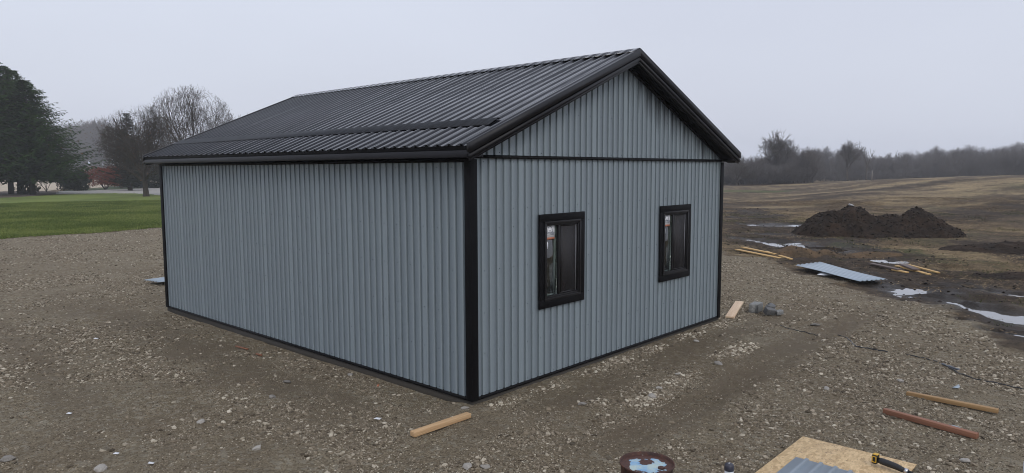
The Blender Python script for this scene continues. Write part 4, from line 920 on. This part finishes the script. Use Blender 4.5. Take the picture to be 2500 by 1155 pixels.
# ------------------------------------------------------------------ soil heaps
def soil(name, a, b, sc):
    m, t, p = newmat(name); n1 = noise(t, sc, 7, rough=.7); n2 = noise(t, 1.1, 5); n3 = noise(t, sc*4, 4)
    c = ramp(t, n1, .3, .7, a, b); c = mixc(t, mrange(t, n2, .42, .68, 0, .7), c, tuple(x*1.5*k for x, k in zip(b, (1.05, .93, .85)))); c = mixc(t, mrange(t, n3, .6, .75, 0, .4), c, (.09, .075, .06))
    t.links.new(c, p.inputs['Base Color']); p.inputs['Roughness'].default_value = .95; p.inputs['Specular IOR Level'].default_value = .2; bump(t, p, math_(t, 'ADD', n1, math_(t, 'MULTIPLY', n3, .4)), 1., .05); return m
M['soil'] = soil('dark_topsoil', (.011, .0078, .0052), (.032, .022, .015), 5); M['soil_clod'] = stonemat('soil_clod', (.010, .007, .005), (.055, .039, .026), (.022, .015, .010))
M['mudstraw'] = soil('muddy_straw', (.04, .028, .018), (.12, .085, .05), 8)
CLP = protos('clod_proto', [rock_mesh('clod_proto', M['soil_clod'], 70+i, 1) for i in range(6)])
HF = []
def heap(name, label, bumps, ext, mat, sd, amp, nclod, cmax=.22, cat='soil heap'):
    cx, cy_ = bumps[0][0], bumps[0][1]
    n = 190; xs = np.linspace(cx-ext, cx+ext, n); X, Y = np.meshgrid(xs, np.linspace(cy_-ext, cy_+ext, n))
    def hf(x, y):
        z = np.zeros_like(x)
        for bx, by, a, b, r, h in bumps:
            u = (x-bx)*math.cos(r)+(y-by)*math.sin(r); v = -(x-bx)*math.sin(r)+(y-by)*math.cos(r); d = np.sqrt((u/a)**2+(v/b)**2)+(fbm(x, y, 1.3, 3, sd)-.5)*.35
            z = np.maximum(z, h*(.5*np.clip(1.04-d, 0, 1)+.5*np.clip(1-d**1.8, 0, 1)-.03))
        return z*(1+(fbm(x, y, .9, 4, sd+1)-.5)*.5)+(fbm(x, y, .5, 5, sd+3, .65)-.5)*amp*(z > .02)+(fbm(x, y, .14, 3, sd+5)-.5)*amp*.35*(z > .02)
    Z = hf(X, Y); g = height(X, Y); Zf = g+Z-.03; i = np.arange(n-1)[:, None]; j = np.arange(n-1)[None, :]
    Fc = np.stack([i*n+j, i*n+j+1, (i+1)*n+j+1, (i+1)*n+j], -1).reshape(-1, 4); keep = (Z.ravel()[Fc] > .015).any(1); Fc = Fc[keep]; us = np.unique(Fc); mp_ = np.zeros(n*n, int); mp_[us] = np.arange(len(us))
    o = link(name, make_mesh(name, np.stack([X, Y, Zf], -1).reshape(-1, 3)[us], mp_[Fc], mat, True)); tag(o, label, cat)
    x = rng.uniform(cx-ext*1.05, cx+ext*1.05, nclod); y = rng.uniform(cy_-ext*1.05, cy_+ext*1.05, nclod); z = hf(x, y)
    k = (z > .03) | (rng.uniform(0, 1, nclod) < .05*(hf(x+.8*np.sign(cx-x), y+.8*np.sign(cy_-y)) > .02)); x, y, z = x[k], y[k], z[k]; m_ = len(x); s = .02*(cmax/.02)**(rng.uniform(0, 1, m_)**2.4)
    scl = np.stack([s, s*rng.uniform(.6, 1, m_), s*rng.uniform(.6, 1, m_)], -1)*.6
    HF.append(hf); return np.stack([x, y, height(x, y)+np.maximum(z, 0)-.03+scl[:, 2]*.2], -1), scl
Pm = G(2150, 585)
U = RT0[:2]; Vv = np.array([FW[0], FW[1]]); Vv = Vv/np.linalg.norm(Vv)
def LP(base, u, v): return base[0]+U[0]*u+Vv[0]*v, base[1]+U[1]*u+Vv[1]*v
hb_ = G(2130, 583); ang = math.atan2(U[1], U[0])
b1_ = LP(hb_, .1, 2.6); b2_ = LP(hb_, 3.15, 1.9); b3_ = LP(hb_, -.75, 2.6); b4_ = LP(hb_, 1.5, 2.3)
p1, s1_ = heap('soil_pile', 'large dark double-peaked topsoil pile in the field', [(b4_[0], b4_[1], 3.6, 2.1, ang, 1.12), (b1_[0], b1_[1], 2.5, 2.3, ang, 1.58), (b3_[0], b3_[1], 2.0, 1.9, ang, 1.25), (b2_[0], b2_[1], 2.2, 2.0, ang, 1.28)], 6.4, M['soil'], 400, .34, 30000, .17)
sm = G(1936, 624); p2, s2_ = heap('soil_mound', 'small mound of muddy straw between the boards and the soil pile', [(sm[0], sm[1], 1.15, .9, ang, .36), (LP(sm, 1.4, .4)[0], LP(sm, 1.4, .4)[1], .9, .5, ang, .16)], 2.6, M['mudstraw'], 420, .08, 900, .1)
sm2 = G(2135, 622); p3, s3_ = heap('soil_mound', 'low muddy straw hump in front of the big soil pile', [(sm2[0], sm2[1], 1.2, .6, ang, .2), (LP(sm2, -.9, -.3)[0], LP(sm2, -.9, -.3)[1], .9, .5, ang, .14)], 2.4, M['mudstraw'], 440, .07, 700, .1)
e1_ = G(2485, 612); p5, s5_ = heap('soil_mound', 'low dark soil ridge at the right frame edge behind the straw strip', [(e1_[0], e1_[1], 2.6, 1.3, ang, .42), (LP(e1_, -1.6, .2)[0], LP(e1_, -1.6, .2)[1], 1.6, .9, ang, .25)], 4.5, M['soil'], 460, .16, 2600, .13)
e2_ = G(2500, 676); p6, s6_ = heap('soil_mound', 'flat dark soil spread at the right frame edge in front of the straw strip', [(e2_[0], e2_[1], 2.0, 1.0, ang, .16)], 3.4, M['soil'], 480, .12, 1500, .1)
_d = ray(2078, 503); _t = 28.                                       # pale rag near the top of the big pile: first point where the sight line meets the soil
while _t < 45:
    q = CAM+_d*_t; _z = float(HF[0](np.array([q[0]]), np.array([q[1]]))[0])
    if _z > .03 and hz(q[0], q[1])+_z-.03 > q[2]: break
    _t += .02
o = MB().prism([(-.16, -.05), (-.04, -.09), (.12, -.04), (.15, .05), (.02, .07), (-.12, .05)], 0, .03, 'z').build('rag', M['paper'], loc=(q[0], q[1], q[2]+.02), rot=(-.5, .35, -.8)); tag(o, 'small white rag near the top of the big soil pile', 'rag')
# loose clods over the mud and round the heaps
n = 15000; x, y = sample_fan(n, 16, 62, 8, 39); k = (polydist(x, y, MUDZ)+(fbm(x, y, 2.2, 4, 103)-.5)*6 > -1) & (polydist(x, y, YARD) < 0) & (puddle_mask(x, y) < -.1) & (rng.uniform(0, 1, n) < .15+fbm(x, y, 1.5, 3, 450)**2*1.6)
x, y = x[k], y[k]; s = .03*(5.)**(rng.uniform(0, 1, len(x))**2.5); q4 = np.stack([x, y, height(x, y)], -1); s4 = np.stack([s, s*.8, s*.6], -1)*.6
PP = np.concatenate([p1, p2, p3, p5, p6, q4]); SS = np.concatenate([s1_, s2_, s3_, s5_, s6_, s4]); n = len(PP)
scatter('soil_clods', PP, SS, np.stack([rng.normal(0, .4, n), rng.normal(0, .4, n), rng.uniform(0, 6.28, n)], -1), rng.integers(0, 6, n), rng.uniform(0, 1, n)**1.6, CLP)
wb = LP(hb_, -1.25, 1.2); 
# ------------------------------------------------------------------ straw and grass tufts
def tuft_mesh(name, mat, seed, nb, hgt, spread, flat):
    r_ = random.Random(seed); V = []; Fc = []
    for i in range(nb):
        a = r_.uniform(0, 6.28); h = hgt*r_.uniform(.5, 1.1); lean = (r_.uniform(.2, 1) if flat < 1 else r_.uniform(1.2, 1.75))*flat; b = (r_.gauss(0, spread), r_.gauss(0, spread)); w = .006*r_.uniform(.8, 1.8)*(hgt/.08)
        c_, s_ = math.cos(a), math.sin(a); n = len(V); V += [(b[0]-s_*w, b[1]+c_*w, 0), (b[0]+s_*w, b[1]-c_*w, 0), (b[0]+c_*h*lean, b[1]+s_*h*lean, h*(1-.55*lean))]; Fc.append((n, n+1, n+2))
    return make_mesh(name, V, Fc, mat)
def tintmat(name, a, b, c3):
    m, t, p = newmat(name); at = N(t, 'ShaderNodeAttribute', attribute_name='tint'); at.attribute_type = 'INSTANCER'; t.links.new(ramp(t, at.outputs['Fac'], 0, 1, a, b, (.5, c3)), p.inputs['Base Color']); p.inputs['Roughness'].default_value = .85; p.inputs['Specular IOR Level'].default_value = .2; return m
M['straw_t'] = tintmat('straw_blades', (.08, .052, .028), (.42, .31, .17), (.2, .14, .075)); M['weed_t'] = tintmat('weed_blades', (.035, .045, .018), (.13, .135, .05), (.07, .08, .03)); M['grass_t'] = tintmat('grass_blades', (.055, .08, .018), (.24, .26, .08), (.12, .165, .035))
TS = protos('straw_proto', [tuft_mesh('straw_proto', M['straw_t'], i, 16, .07, .11, 1.0) for i in range(5)]); TW = protos('weed_proto', [tuft_mesh('weed_proto', M['weed_t'], 20+i, 16, .06, .10, .9) for i in range(5)]); TG = protos('grass_proto', [tuft_mesh('grass_proto', M['grass_t'], i, 16, .075, .09, .7) for i in range(5)])
def tufts(name, n, r0, r1, amin, amax, maskf, col_, s0, s1, thr):
    x, y = sample_fan(n, r0, r1, amin, amax); mk = maskf(x, y); k = (rng.uniform(0, 1, n) < mk) & clear(x, y); x, y = x[k], y[k]; n = len(x); s = rng.uniform(s0, s1, n)*(1+np.hypot(x-CAM[0], y-CAM[1])/60)
    return scatter(name, np.stack([x, y, height(x, y)+thr], -1), np.stack([s, s, s*rng.uniform(.5, 1.1, n)], -1), np.stack([0*x, 0*x, rng.uniform(0, 6.28, n)], -1), rng.integers(0, 5, n), np.clip(rng.normal(.45, .25, n)+(fbm(x, y, 3, 3, 480)-.5), 0, 1), col_)
def straw_mask(x, y):
    X_, Y_ = x, y; rx = X_*math.cos(.62)-Y_*math.sin(.62); ry = X_*math.sin(.62)+Y_*math.cos(.62)
    sN = np.clip((.55*fbm(ry*.25, rx, 4, 4, 110)+.45*fbm(X_, Y_, 1.1, 4, 113, .7)-.40)*3, 0, 1)
    yd_ = polydist(x, y, YARD)+(fbm(x, y, 1.8, 5, 100, .6)-.5)*3.4
    md_ = sstep(-1.2, 1.6, polydist(x, y, MUDZ)+(fbm(x, y, 2.2, 4, 103)-.5)*6)
    return sN*(yd_ < 0)*(1-.8*md_)*(puddle_mask(x, y) < -.3)
tufts('straw_stubble', 60000, 17, 75, 12, 39, straw_mask, TS, .6, 1.5, .0)
tufts('grass', 120000, 38, 85, -39, -12, lambda x, y: (polydist(x, y, LAWN)+(fbm(x, y, 1.2, 5, 201, .6)-.5)*.7 > -.15).astype(float), TG, .7, 1.2, .02)
def grn(x, y): return .8*(fbm(x, y, 1.6, 3, 495) > .55)*(polydist(x, y, YARD) < -.3)*(puddle_mask(x, y) < -.5)*fbm(x, y, 6, 2, 496)
tufts('weeds', 9000, 17, 60, 12, 39, grn, TW, .7, 1.3, .0)

# ------------------------------------------------------------------ trees
def grow_tree(seed, H, trunk, nmain, lev, spread, thick, twig, lenf=.66, up=.12, dens=1., droop=0, low=25, high=60, wob=.085, a0=26, a1=58):
    """list of tapered segments of a leafless tree, rooted at the origin"""
    r_ = random.Random(seed); S = []; tips = []
    def grow(p, d, Ln, rad, l):
        ns = 5 if l <= 1 else (4 if l == 2 else 3); 
        for i in range(ns):
            j = wob if l else .04
            d = (d+Vector((r_.gauss(0, j), r_.gauss(0, j), r_.gauss(0, j)+(up if l < 3 else up*.3)-droop*l*.04))).normalized()
            q = p+d*(Ln/ns); ra = rad*(1-.62*i/ns); rb = rad*(1-.62*(i+1)/ns); S.append((p, q, max(ra, twig), max(rb, twig*.7), l)); p = q
            if l < lev and (i > 0 or l > 1):
                kk = 1 if r_.random() < .55*dens else 2
                if l >= 3 and r_.random() > dens: kk = 0
                for _ in range(kk):
                    ax = d.orthogonal().normalized(); ax.rotate(Matrix.Rotation(r_.uniform(0, 6.28), 3, d)); e = d.copy(); e.rotate(Matrix.Rotation(math.radians(r_.uniform(a0, a1))*spread, 3, ax))
                    grow(p, e, Ln*lenf*r_.uniform(.7, 1.15), rb*.62, l+1)
        if l < lev: grow(p, d, Ln*lenf*.8, rad*.36, l+1)
        else: tips.append(p)
    p = Vector((0, 0, 0)); d = Vector((r_.gauss(0, .03), r_.gauss(0, .03), 1)); n = 5
    for i in range(n):
        q = p+d*(trunk/n)+Vector((r_.gauss(0, .02), r_.gauss(0, .02), 0)); S.append((p, q, thick*(1.25 if i == 0 else 1-.05*i), thick*(1-.05*(i+1)), 0)); p = q
    for k in range(nmain):
        a = 2*math.pi*k/nmain+r_.uniform(-.4, .4); el = math.radians(r_.uniform(low, high)) if k else math.radians(5)
        e = Vector((math.cos(a)*math.sin(el), math.sin(a)*math.sin(el), math.cos(el))); grow(p-Vector((0, 0, r_.uniform(0, trunk*.25))), e, (H-trunk)*.5*r_.uniform(.85, 1.1), thick*r_.uniform(.45, .62), 1)
    return S, tips
def fit(S, H, Rr, dome=False):
    zs = np.array([s[1][2] for s in S]); xy = np.array([math.hypot(s[1][0], s[1][1]) for s in S]); kz = H/np.percentile(zs, 99.85); kr = Rr/np.percentile(xy, 98.5)
    if dome:
        kr *= 1.3; kz *= 1.15; rd_ = random.Random(3); zc = H*.5; o_ = []
        for a, b, r1, r2, l in S:
            b_ = (b[0]*kr, b[1]*kr, b[2]*kz)
            if l < 2 and b_[2] < H*.8 or (b_[0]**2+b_[1]**2)/Rr**2+(max(0, b_[2]-zc)/(H-zc))**2+(max(0, zc-b_[2])/(zc*.85))**2 < rd_.uniform(.86, 1.08): o_.append((a, b, r1, r2, l))
        S = o_
    f = lambda p: Vector((p[0]*kr, p[1]*kr, p[2]*kz)); return [(f(a), f(b), r1, r2, l) for a, b, r1, r2, l in S]
def seg_mesh(name, S, mat):
    A = np.array([tuple(s[0]) for s in S]); Bq = np.array([tuple(s[1]) for s in S]); ra = np.array([s[2] for s in S]); rb = np.array([s[3] for s in S]); lv = np.array([s[4] for s in S])
    Vs = []; Fs = []; off = 0
    for mask, k in ((lv <= 1, 7), (lv > 1, 3)):
        a, b, r1, r2 = A[mask], Bq[mask], ra[mask], rb[mask]; m_ = len(a)
        if not m_: continue
        d = b-a; d /= np.linalg.norm(d, axis=1, keepdims=True)+1e-9; h = np.where(np.abs(d[:, 2:3]) < .9, np.array([[0, 0, 1.]]), np.array([[1., 0, 0]])); u = np.cross(d, h); u /= np.linalg.norm(u, axis=1, keepdims=True); v = np.cross(d, u)
        t_ = np.arange(k)*2*math.pi/k; c_, s_ = np.cos(t_)[None, :, None], np.sin(t_)[None, :, None]; ring = u[:, None]*c_+v[:, None]*s_
        V = np.concatenate([a[:, None]+ring*r1[:, None, None], b[:, None]+ring*r2[:, None, None]], 1).reshape(-1, 3)
        base = np.arange(m_)[:, None]*2*k; j = np.arange(k)[None]; j2 = (j+1) % k; Fc = np.stack([base+j, base+j2, base+k+j2, base+k+j], -1).reshape(-1, 4)+off
        Vs.append(V); Fs.append(Fc); off += len(V)
    return make_mesh(name, np.concatenate(Vs), np.concatenate(Fs), mat)
def leaf_mesh(name, pts, size, mat, seed, per=1, jit=.1, flat=False):
    r_ = np.random.default_rng(seed); P = np.repeat(np.array([tuple(p) for p in pts]), per, 0); n = len(P); P = P+r_.normal(0, jit, (n, 3)); u = r_.normal(0, 1, (n, 3)); u /= np.linalg.norm(u, axis=1, keepdims=True); w = r_.normal(0, 1, (n, 3)); v = np.cross(u, w); v /= np.linalg.norm(v, axis=1, keepdims=True)
    s = size*r_.uniform(.6, 1.3, (n, 1)); V = np.stack([P-u*s*.5, P+v*s*.35, P+u*s*.5, P-v*s*.35], 1).reshape(-1, 3); return make_mesh(name, V, np.arange(4*n).reshape(-1, 4), mat)
def bare_tree(label, loc, S, tips=None, bark='bark', rz=0, cat='tree', group=None, leaves=None, sc=1):
    T_ = thing('bare_tree', label, cat, (loc[0], loc[1], hz(loc[0], loc[1])-.05), rz, group); T_.scale = (sc,)*3
    link('trunk', seg_mesh('trunk', [s for s in S if s[4] == 0], M[bark]), T_); link('crown', seg_mesh('crown', [s for s in S if s[4] > 0], M[bark]), T_)
    if leaves: link('leaves', leaves, T_)
    return T_
def at_dist(px, D_):                                                  # ground point on the azimuth of pixel column px, D_ metres out
    a = YAW+math.atan((px-1250)/F_PX); return (CAM[0]+D_*math.sin(a), CAM[1]+D_*math.cos(a))
def top_h(px, py, D_): return CAM[2]+.08+(414.7-py)/math.hypot(F_PX, px-1250)*math.hypot(1, 0)*D_   # height whose top shows at row py
# maple at the end of the driveway and the rounder tree behind the roof
S, tp = grow_tree(11, 13, 2.3, 9, 5, 1.0, .36, .011, .64, .05, .8, droop=.3, low=22, high=72); S = fit(S, top_h(357, 252, 97), 5.2, True)
l_ = random.Random(4).sample([q for q in tp], min(len(tp), 900)); l_ = [q for q in l_ if q.z < 9]
bare_tree('bare brownish maple with fat split trunk at the edge of the lawn', G(357, 481), S, bark='bark', leaves=leaf_mesh('leaves', l_[:700], .11, M['brownleaf'], 3, 1, .25))
S, tp = grow_tree(23, 15, 3.2, 10, 5, 1., .32, .013, .64, .0, .62, low=22, high=74, wob=.13, a0=28, a1=62); S = fit(S, top_h(468, 209, 108), 6.4, True)
bare_tree('rounded leafless tree standing behind the left end of the roof', at_dist(474, 108), S, bark='bark', rz=1)
S, tp = grow_tree(31, 11.5, 2.0, 6, 4, 1.1, .25, .02, .62, .04, .8, low=30, high=70); S = fit(S, top_h(300, 285, 150), 5)
bare_tree('low dark bare tree behind the small spruce', at_dist(300, 150), S, bark='bark', rz=2)
# tree whose tip shows above the roof slope
S, tp = grow_tree(37, 13.2, 3, 6, 4, .9, .2, .018, .62, .1, .8); S = fit(S, top_h(597, 284, 125), 3)
bare_tree('leafless tree of which only the top shows above the roof edge', at_dist(597, 125), S, bark='bark_light', rz=.4)
def spruce_mesh(seed, H, R, z0=1.3, nwh=60, br=8, dens=11, size=.55, droop=.35, irregular=.25):
    r_ = random.Random(seed); V = []; Fc = []; St = []
    for i in range(nwh):
        f = (i+.5)/nwh; z = z0+(H-z0)*f**.92; Rz = R*((1-f)**.82)*(1 if f > .12 else .75+f*2)
        for k in range(br):
            a = r_.uniform(0, 6.28); Ln = Rz*r_.uniform(1-irregular*1.6, 1+irregular)+.25; c_, s_ = math.cos(a), math.sin(a); base = Vector((0, 0, z)); prev = base; nn = max(3, int(dens*Ln/R)+2)
            for j in range(1, nn+1):
                u = j/nn; rr2 = Ln*u; dz = -droop*Ln*u*(1.25-u)+.14*Ln*max(0, u-.6)+(1-f)*0; q = Vector((c_*rr2, s_*rr2, z+dz+.35*Ln*0)); 
                if j % 2 == 0 or j == nn: St.append((prev, q, .05*(1-f)*(1-u)+.012, .02, 2)); prev = q
                wdt = size*(.55+.6*(1-u))*(1.05-f*.35)
                for m_ in range(3):
                    sd_ = r_.choice((-1, 1)); an = a+sd_*r_.uniform(.35, 1.25); ln = wdt*r_.uniform(.7, 1.4); tip = q+Vector((math.cos(an)*ln, math.sin(an)*ln, r_.uniform(-.55, .12)*ln)); w_ = ln*.17; sx_, sy_ = -math.sin(an), math.cos(an)
                    n = len(V); pz = r_.uniform(-.12, .08); b0 = q+Vector((r_.gauss(0, .08), r_.gauss(0, .08), pz)); mid = (b0+tip)/2
                    V += [tuple(b0), (mid.x+sx_*w_, mid.y+sy_*w_, mid.z+.03), tuple(tip), (mid.x-sx_*w_, mid.y-sy_*w_, mid.z-.10*ln)]; Fc.append((n, n+1, n+2, n+3))
    return V, Fc, St
def spruce(name, label, loc, seed, H, R, z0=1.3, mat='needles', trunk=.32, group=None, cat='spruce', **kw):
    V, Fc, St = spruce_mesh(seed, H, R, z0, **kw); T_ = thing(name, label, cat, (loc[0], loc[1], hz(loc[0], loc[1])-.05), seed*1.3, group)
    MB().tube([(0, 0, 0), (.02, .02, H*.3), (0, 0, H*.7), (0, 0, H*.98)], [trunk*1.2, trunk*.85, trunk*.4, .03], 10).build('trunk', M['bark'], T_, True)
    link('branches', seg_mesh('branches', St, M['bark']), T_); link('foliage', make_mesh('foliage', V, np.array(Fc), M[mat]), T_); return T_
GS = 'tall spruces at the edge of the lawn'
spruce('spruce_tree', 'broad dark spruce with visible trunk at the right of the spruce clump', G(80, 476), 1, top_h(80, 196, 117), 8.6, 2.7, nwh=66, br=10, dens=13, size=.85, group=GS)
spruce('spruce_tree', 'tallest spruce at the left frame edge, its pointed top highest', G(28, 474.5), 2, top_h(28, 158, 120), 7.6, 3.2, nwh=66, br=9, dens=12, size=.85, group=GS)
spruce('spruce_tree', 'spruce behind the trunk row, its shoulder showing left of the broad one', G(50, 473), 3, top_h(60, 172, 124), 7.6, 3.2, nwh=60, br=8, dens=12, size=.85, group=GS)
spruce('spruce_tree', 'leftmost spruce, mostly cut by the frame edge', G(-25, 478), 4, 20.5, 7.6, 3, nwh=60, br=8, dens=12, size=.85, group=GS)
spruce('spruce_tree', 'small dark spruce behind the bare maple', at_dist(320, 132), 5, top_h(320, 274, 132), 4.0, 1.2, mat='needles2', nwh=48, br=7, dens=9, size=.6)
# shrubs
def shrub(name, label, loc, Rx, Rz, mat, seed, n, size, stems=7, zc=None, cat='shrub', hollow=.0):
    r_ = np.random.default_rng(seed); T_ = thing(name, label, cat, (loc[0], loc[1], hz(loc[0], loc[1])-.05), 0)
    d = r_.normal(0, 1, (n, 3)); d /= np.linalg.norm(d, axis=1, keepdims=True); rad = r_.uniform(.25, 1, (n, 1))**.45; lump = 1+.16*np.sin(d[:, :1]*5+seed)+.12*np.sin(d[:, 1:2]*7)+.1*np.sin(d[:, 2:]*9+1); P = d*rad*lump*np.array([[Rx, Rx, Rz]]); P[:, 2] += (zc if zc else Rz*1.05); P = P[P[:, 2] > .15]
    link('foliage', leaf_mesh('foliage', P, size, M[mat], seed, 1, .03), T_)
    mb = MB()
    for k in range(stems):
        a = 2*math.pi*k/stems; rr2 = Rx*.6; top = (zc if zc else Rz)*1.2; mb.tube([(.08*math.cos(a), .08*math.sin(a), 0), (rr2*.45*math.cos(a), rr2*.45*math.sin(a), top*.5), (rr2*math.cos(a), rr2*math.sin(a), top)], [.07, .045, .02], 5)
    mb.build('stems', M['bark'], T_); return T_
shrub('red_bush', 'rounded dark red bush beyond the driveway', G(258, 463), 3.45, 1.75, 'redleaf', 5, 9000, .17, 9, zc=2.35, cat='bush')
shrub('evergreen_shrub', 'dark spreading evergreen between the spruces and the red bush', G(184, 466), 2.3, 1.7, 'needles2', 6, 6000, .25, 5, zc=1.6)
shrub('evergreen_shrub', 'dark evergreen mound behind the maple trunk', at_dist(372, 150), 4.6, 2.5, 'needles2', 7, 8000, .32, 5, zc=2.2)
shrub('evergreen_shrub', 'dark evergreen mass behind the red bush', at_dist(318, 158), 4.6, 1.9, 'needles2', 8, 8000, .32, 5, zc=2.0)
shrub('low_shrub', 'small dark shrub at the foot of the spruce trunks', G(66, 473), 1.5, .8, 'needles2', 9, 1500, .22, 4, zc=.8)
S, tp = grow_tree(41, 6, .25, 5, 3, .8, .09, .02, .6, .1, .6, low=20, high=45)
T_ = bare_tree('small multi-stemmed dark sapling under the spruce boughs', G(114, 470), S, bark='bark', cat='sapling')

# ------------------------------------------------------------------ woods
far_protos = []
for k in range(6):
    S, tp = grow_tree(100+k, 14, 4.5, 5, 4, .95, .2, .028, .60, .08, .6, low=12, high=52); S = fit(S, 14, 3.6+.3*k); far_protos.append(seg_mesh('wood_tree_proto', S, M['wood_far']))
for k in range(4):
    S, tp = grow_tree(130+k, 5.2, .4, 8, 3, 1.0, .07, .03, .62, .1, 1.1, low=15, high=60); far_protos.append(seg_mesh('wood_brush_proto', S, M['wood_far']))
WP = protos('woods_proto', far_protos)
def woods(name, px0, px1, D0, D1, hfun, ntree, nbrush):
    pts = []; scl = []; idx = []
    for i in range(ntree+nbrush):
        px = rng.uniform(px0, px1); D_ = rng.uniform(D0, D1); x, y = at_dist(px, D_); z = float(height(np.array([x]), np.array([y]))[0]); tr = i < ntree
        h = hfun(px, D_)*rng.uniform(.6, 1.04)*(.9+.25*float(vnoise(np.array([px/38.]), np.array([3.3]), 5)[0])); s = h/14 if tr else rng.uniform(.7, 1.25)*min(1.2, hfun(px, D_)/9)
        pts.append((x, y, z-.1)); scl.append((s*rng.uniform(.9, 1.3), s*rng.uniform(.9, 1.3), s)); idx.append(rng.integers(0, 6) if tr else 6+rng.integers(0, 4))
    n = len(pts); return scatter(name, np.array(pts), np.array(scl), np.stack([np.zeros(n), np.zeros(n), rng.uniform(0, 6.28, n)], -1), np.array(idx), rng.uniform(0, 1, n), WP)
def H_right(px, D_): return CAM[2]+(414-np.interp(px, [1740, 1790, 1850, 1900, 1960, 2010, 2080, 2150, 2250, 2400, 2560], [394, 398, 390, 384, 382, 368, 366, 384, 378, 374, 368]))/F_PX*D_+1.2
woods('woods_near', 1752, 1985, 158, 190, H_right, 75, 210)
woods('woods_right', 1960, 2640, 225, 320, H_right, 260, 330)
def H_r2(px, D_): return CAM[2]+(414-np.interp(px, [1740, 2140, 2200, 2270, 2300, 2400, 2450, 2600], [400, 386, 376, 364, 370, 368, 358, 366]))/F_PX*D_
woods('woods_behind', 1100, 2640, 480, 560, H_r2, 640, 420)
def H_left(px, D_): return CAM[2]+(414-np.interp(px, [-100, 100, 160, 200, 250, 300, 400, 700], [330, 325, 318, 306, 304, 330, 355, 385]))/F_PX*D_
woods('woods_left', -160, 640, 470, 590, H_left, 520, 800)
# single trees that stand out of the wood
S, tp = grow_tree(51, 14.2, 3.6, 7, 5, .9, .42, .026, .64, .05, .45, low=14, high=62); S = fit(S, top_h(1895, 324, 168), 5.2); bare_tree('tall spreading bare tree rising above the near end of the woods', at_dist(1895, 168), S, bark='bark_light', rz=.3, group='single trees along the wood edge')
S, tp = grow_tree(52, 12.5, 4.5, 6, 4, .8, .28, .028, .62, .1, .9, low=10, high=45); S = fit(S, top_h(2066, 348, 205)+.6, 3.3); bare_tree('second tallest bare tree with dense upright crown in the woods', at_dist(2066, 205), S, bark='bark_light', rz=1.3, group='single trees along the wood edge')
S, tp = grow_tree(53, 8.2, 1.2, 6, 4, 1.1, .2, .02, .66, .02, .8, low=30, high=70); S = fit(S, 6, 4.2); bare_tree('leaning bare tree next to the building corner at the wood edge', at_dist(1797, 156), S, bark='bark_light', rz=2.3, group='single trees along the wood edge')
S, tp = grow_tree(54, 11.5, 5, 3, 2, .7, .2, .035, .6, .2, .5, low=8, high=30); S = fit(S, top_h(2112, 366, 200)+.6, 1.8); bare_tree('dead forked snag poking out of the woods', at_dist(2112, 200), S, bark='bark_light', rz=.7, group='single trees along the wood edge')
pc = at_dist(2126, 143); tag(MB().tube([(pc[0], pc[1], hz(*pc)-.2), (pc[0]+.1, pc[1], hz(*pc)+1.9)], [.09, .06], 6).build('dead_stump', simple('pale_dead_wood', (.22, .2, .18), .9)), 'thin pale dead stump standing before the dark woods', 'stump')

# ------------------------------------------------------------------ haze
m = bpy.data.materials.new('haze_air'); m.use_nodes = True; t = m.node_tree; t.nodes.clear(); o_ = t.nodes.new('ShaderNodeOutputMaterial'); pv = t.nodes.new('ShaderNodeVolumePrincipled')
pv.inputs['Density'].default_value = .0006; pv.inputs['Color'].default_value = (.93, .95, 1, 1); pv.inputs['Anisotropy'].default_value = .0; t.links.new(pv.outputs[0], o_.inputs['Volume'])
hz_ = MB().bb(-720, 720, -720, 720, -4, 27).build('haze', m); tag(hz_, kind='stuff')
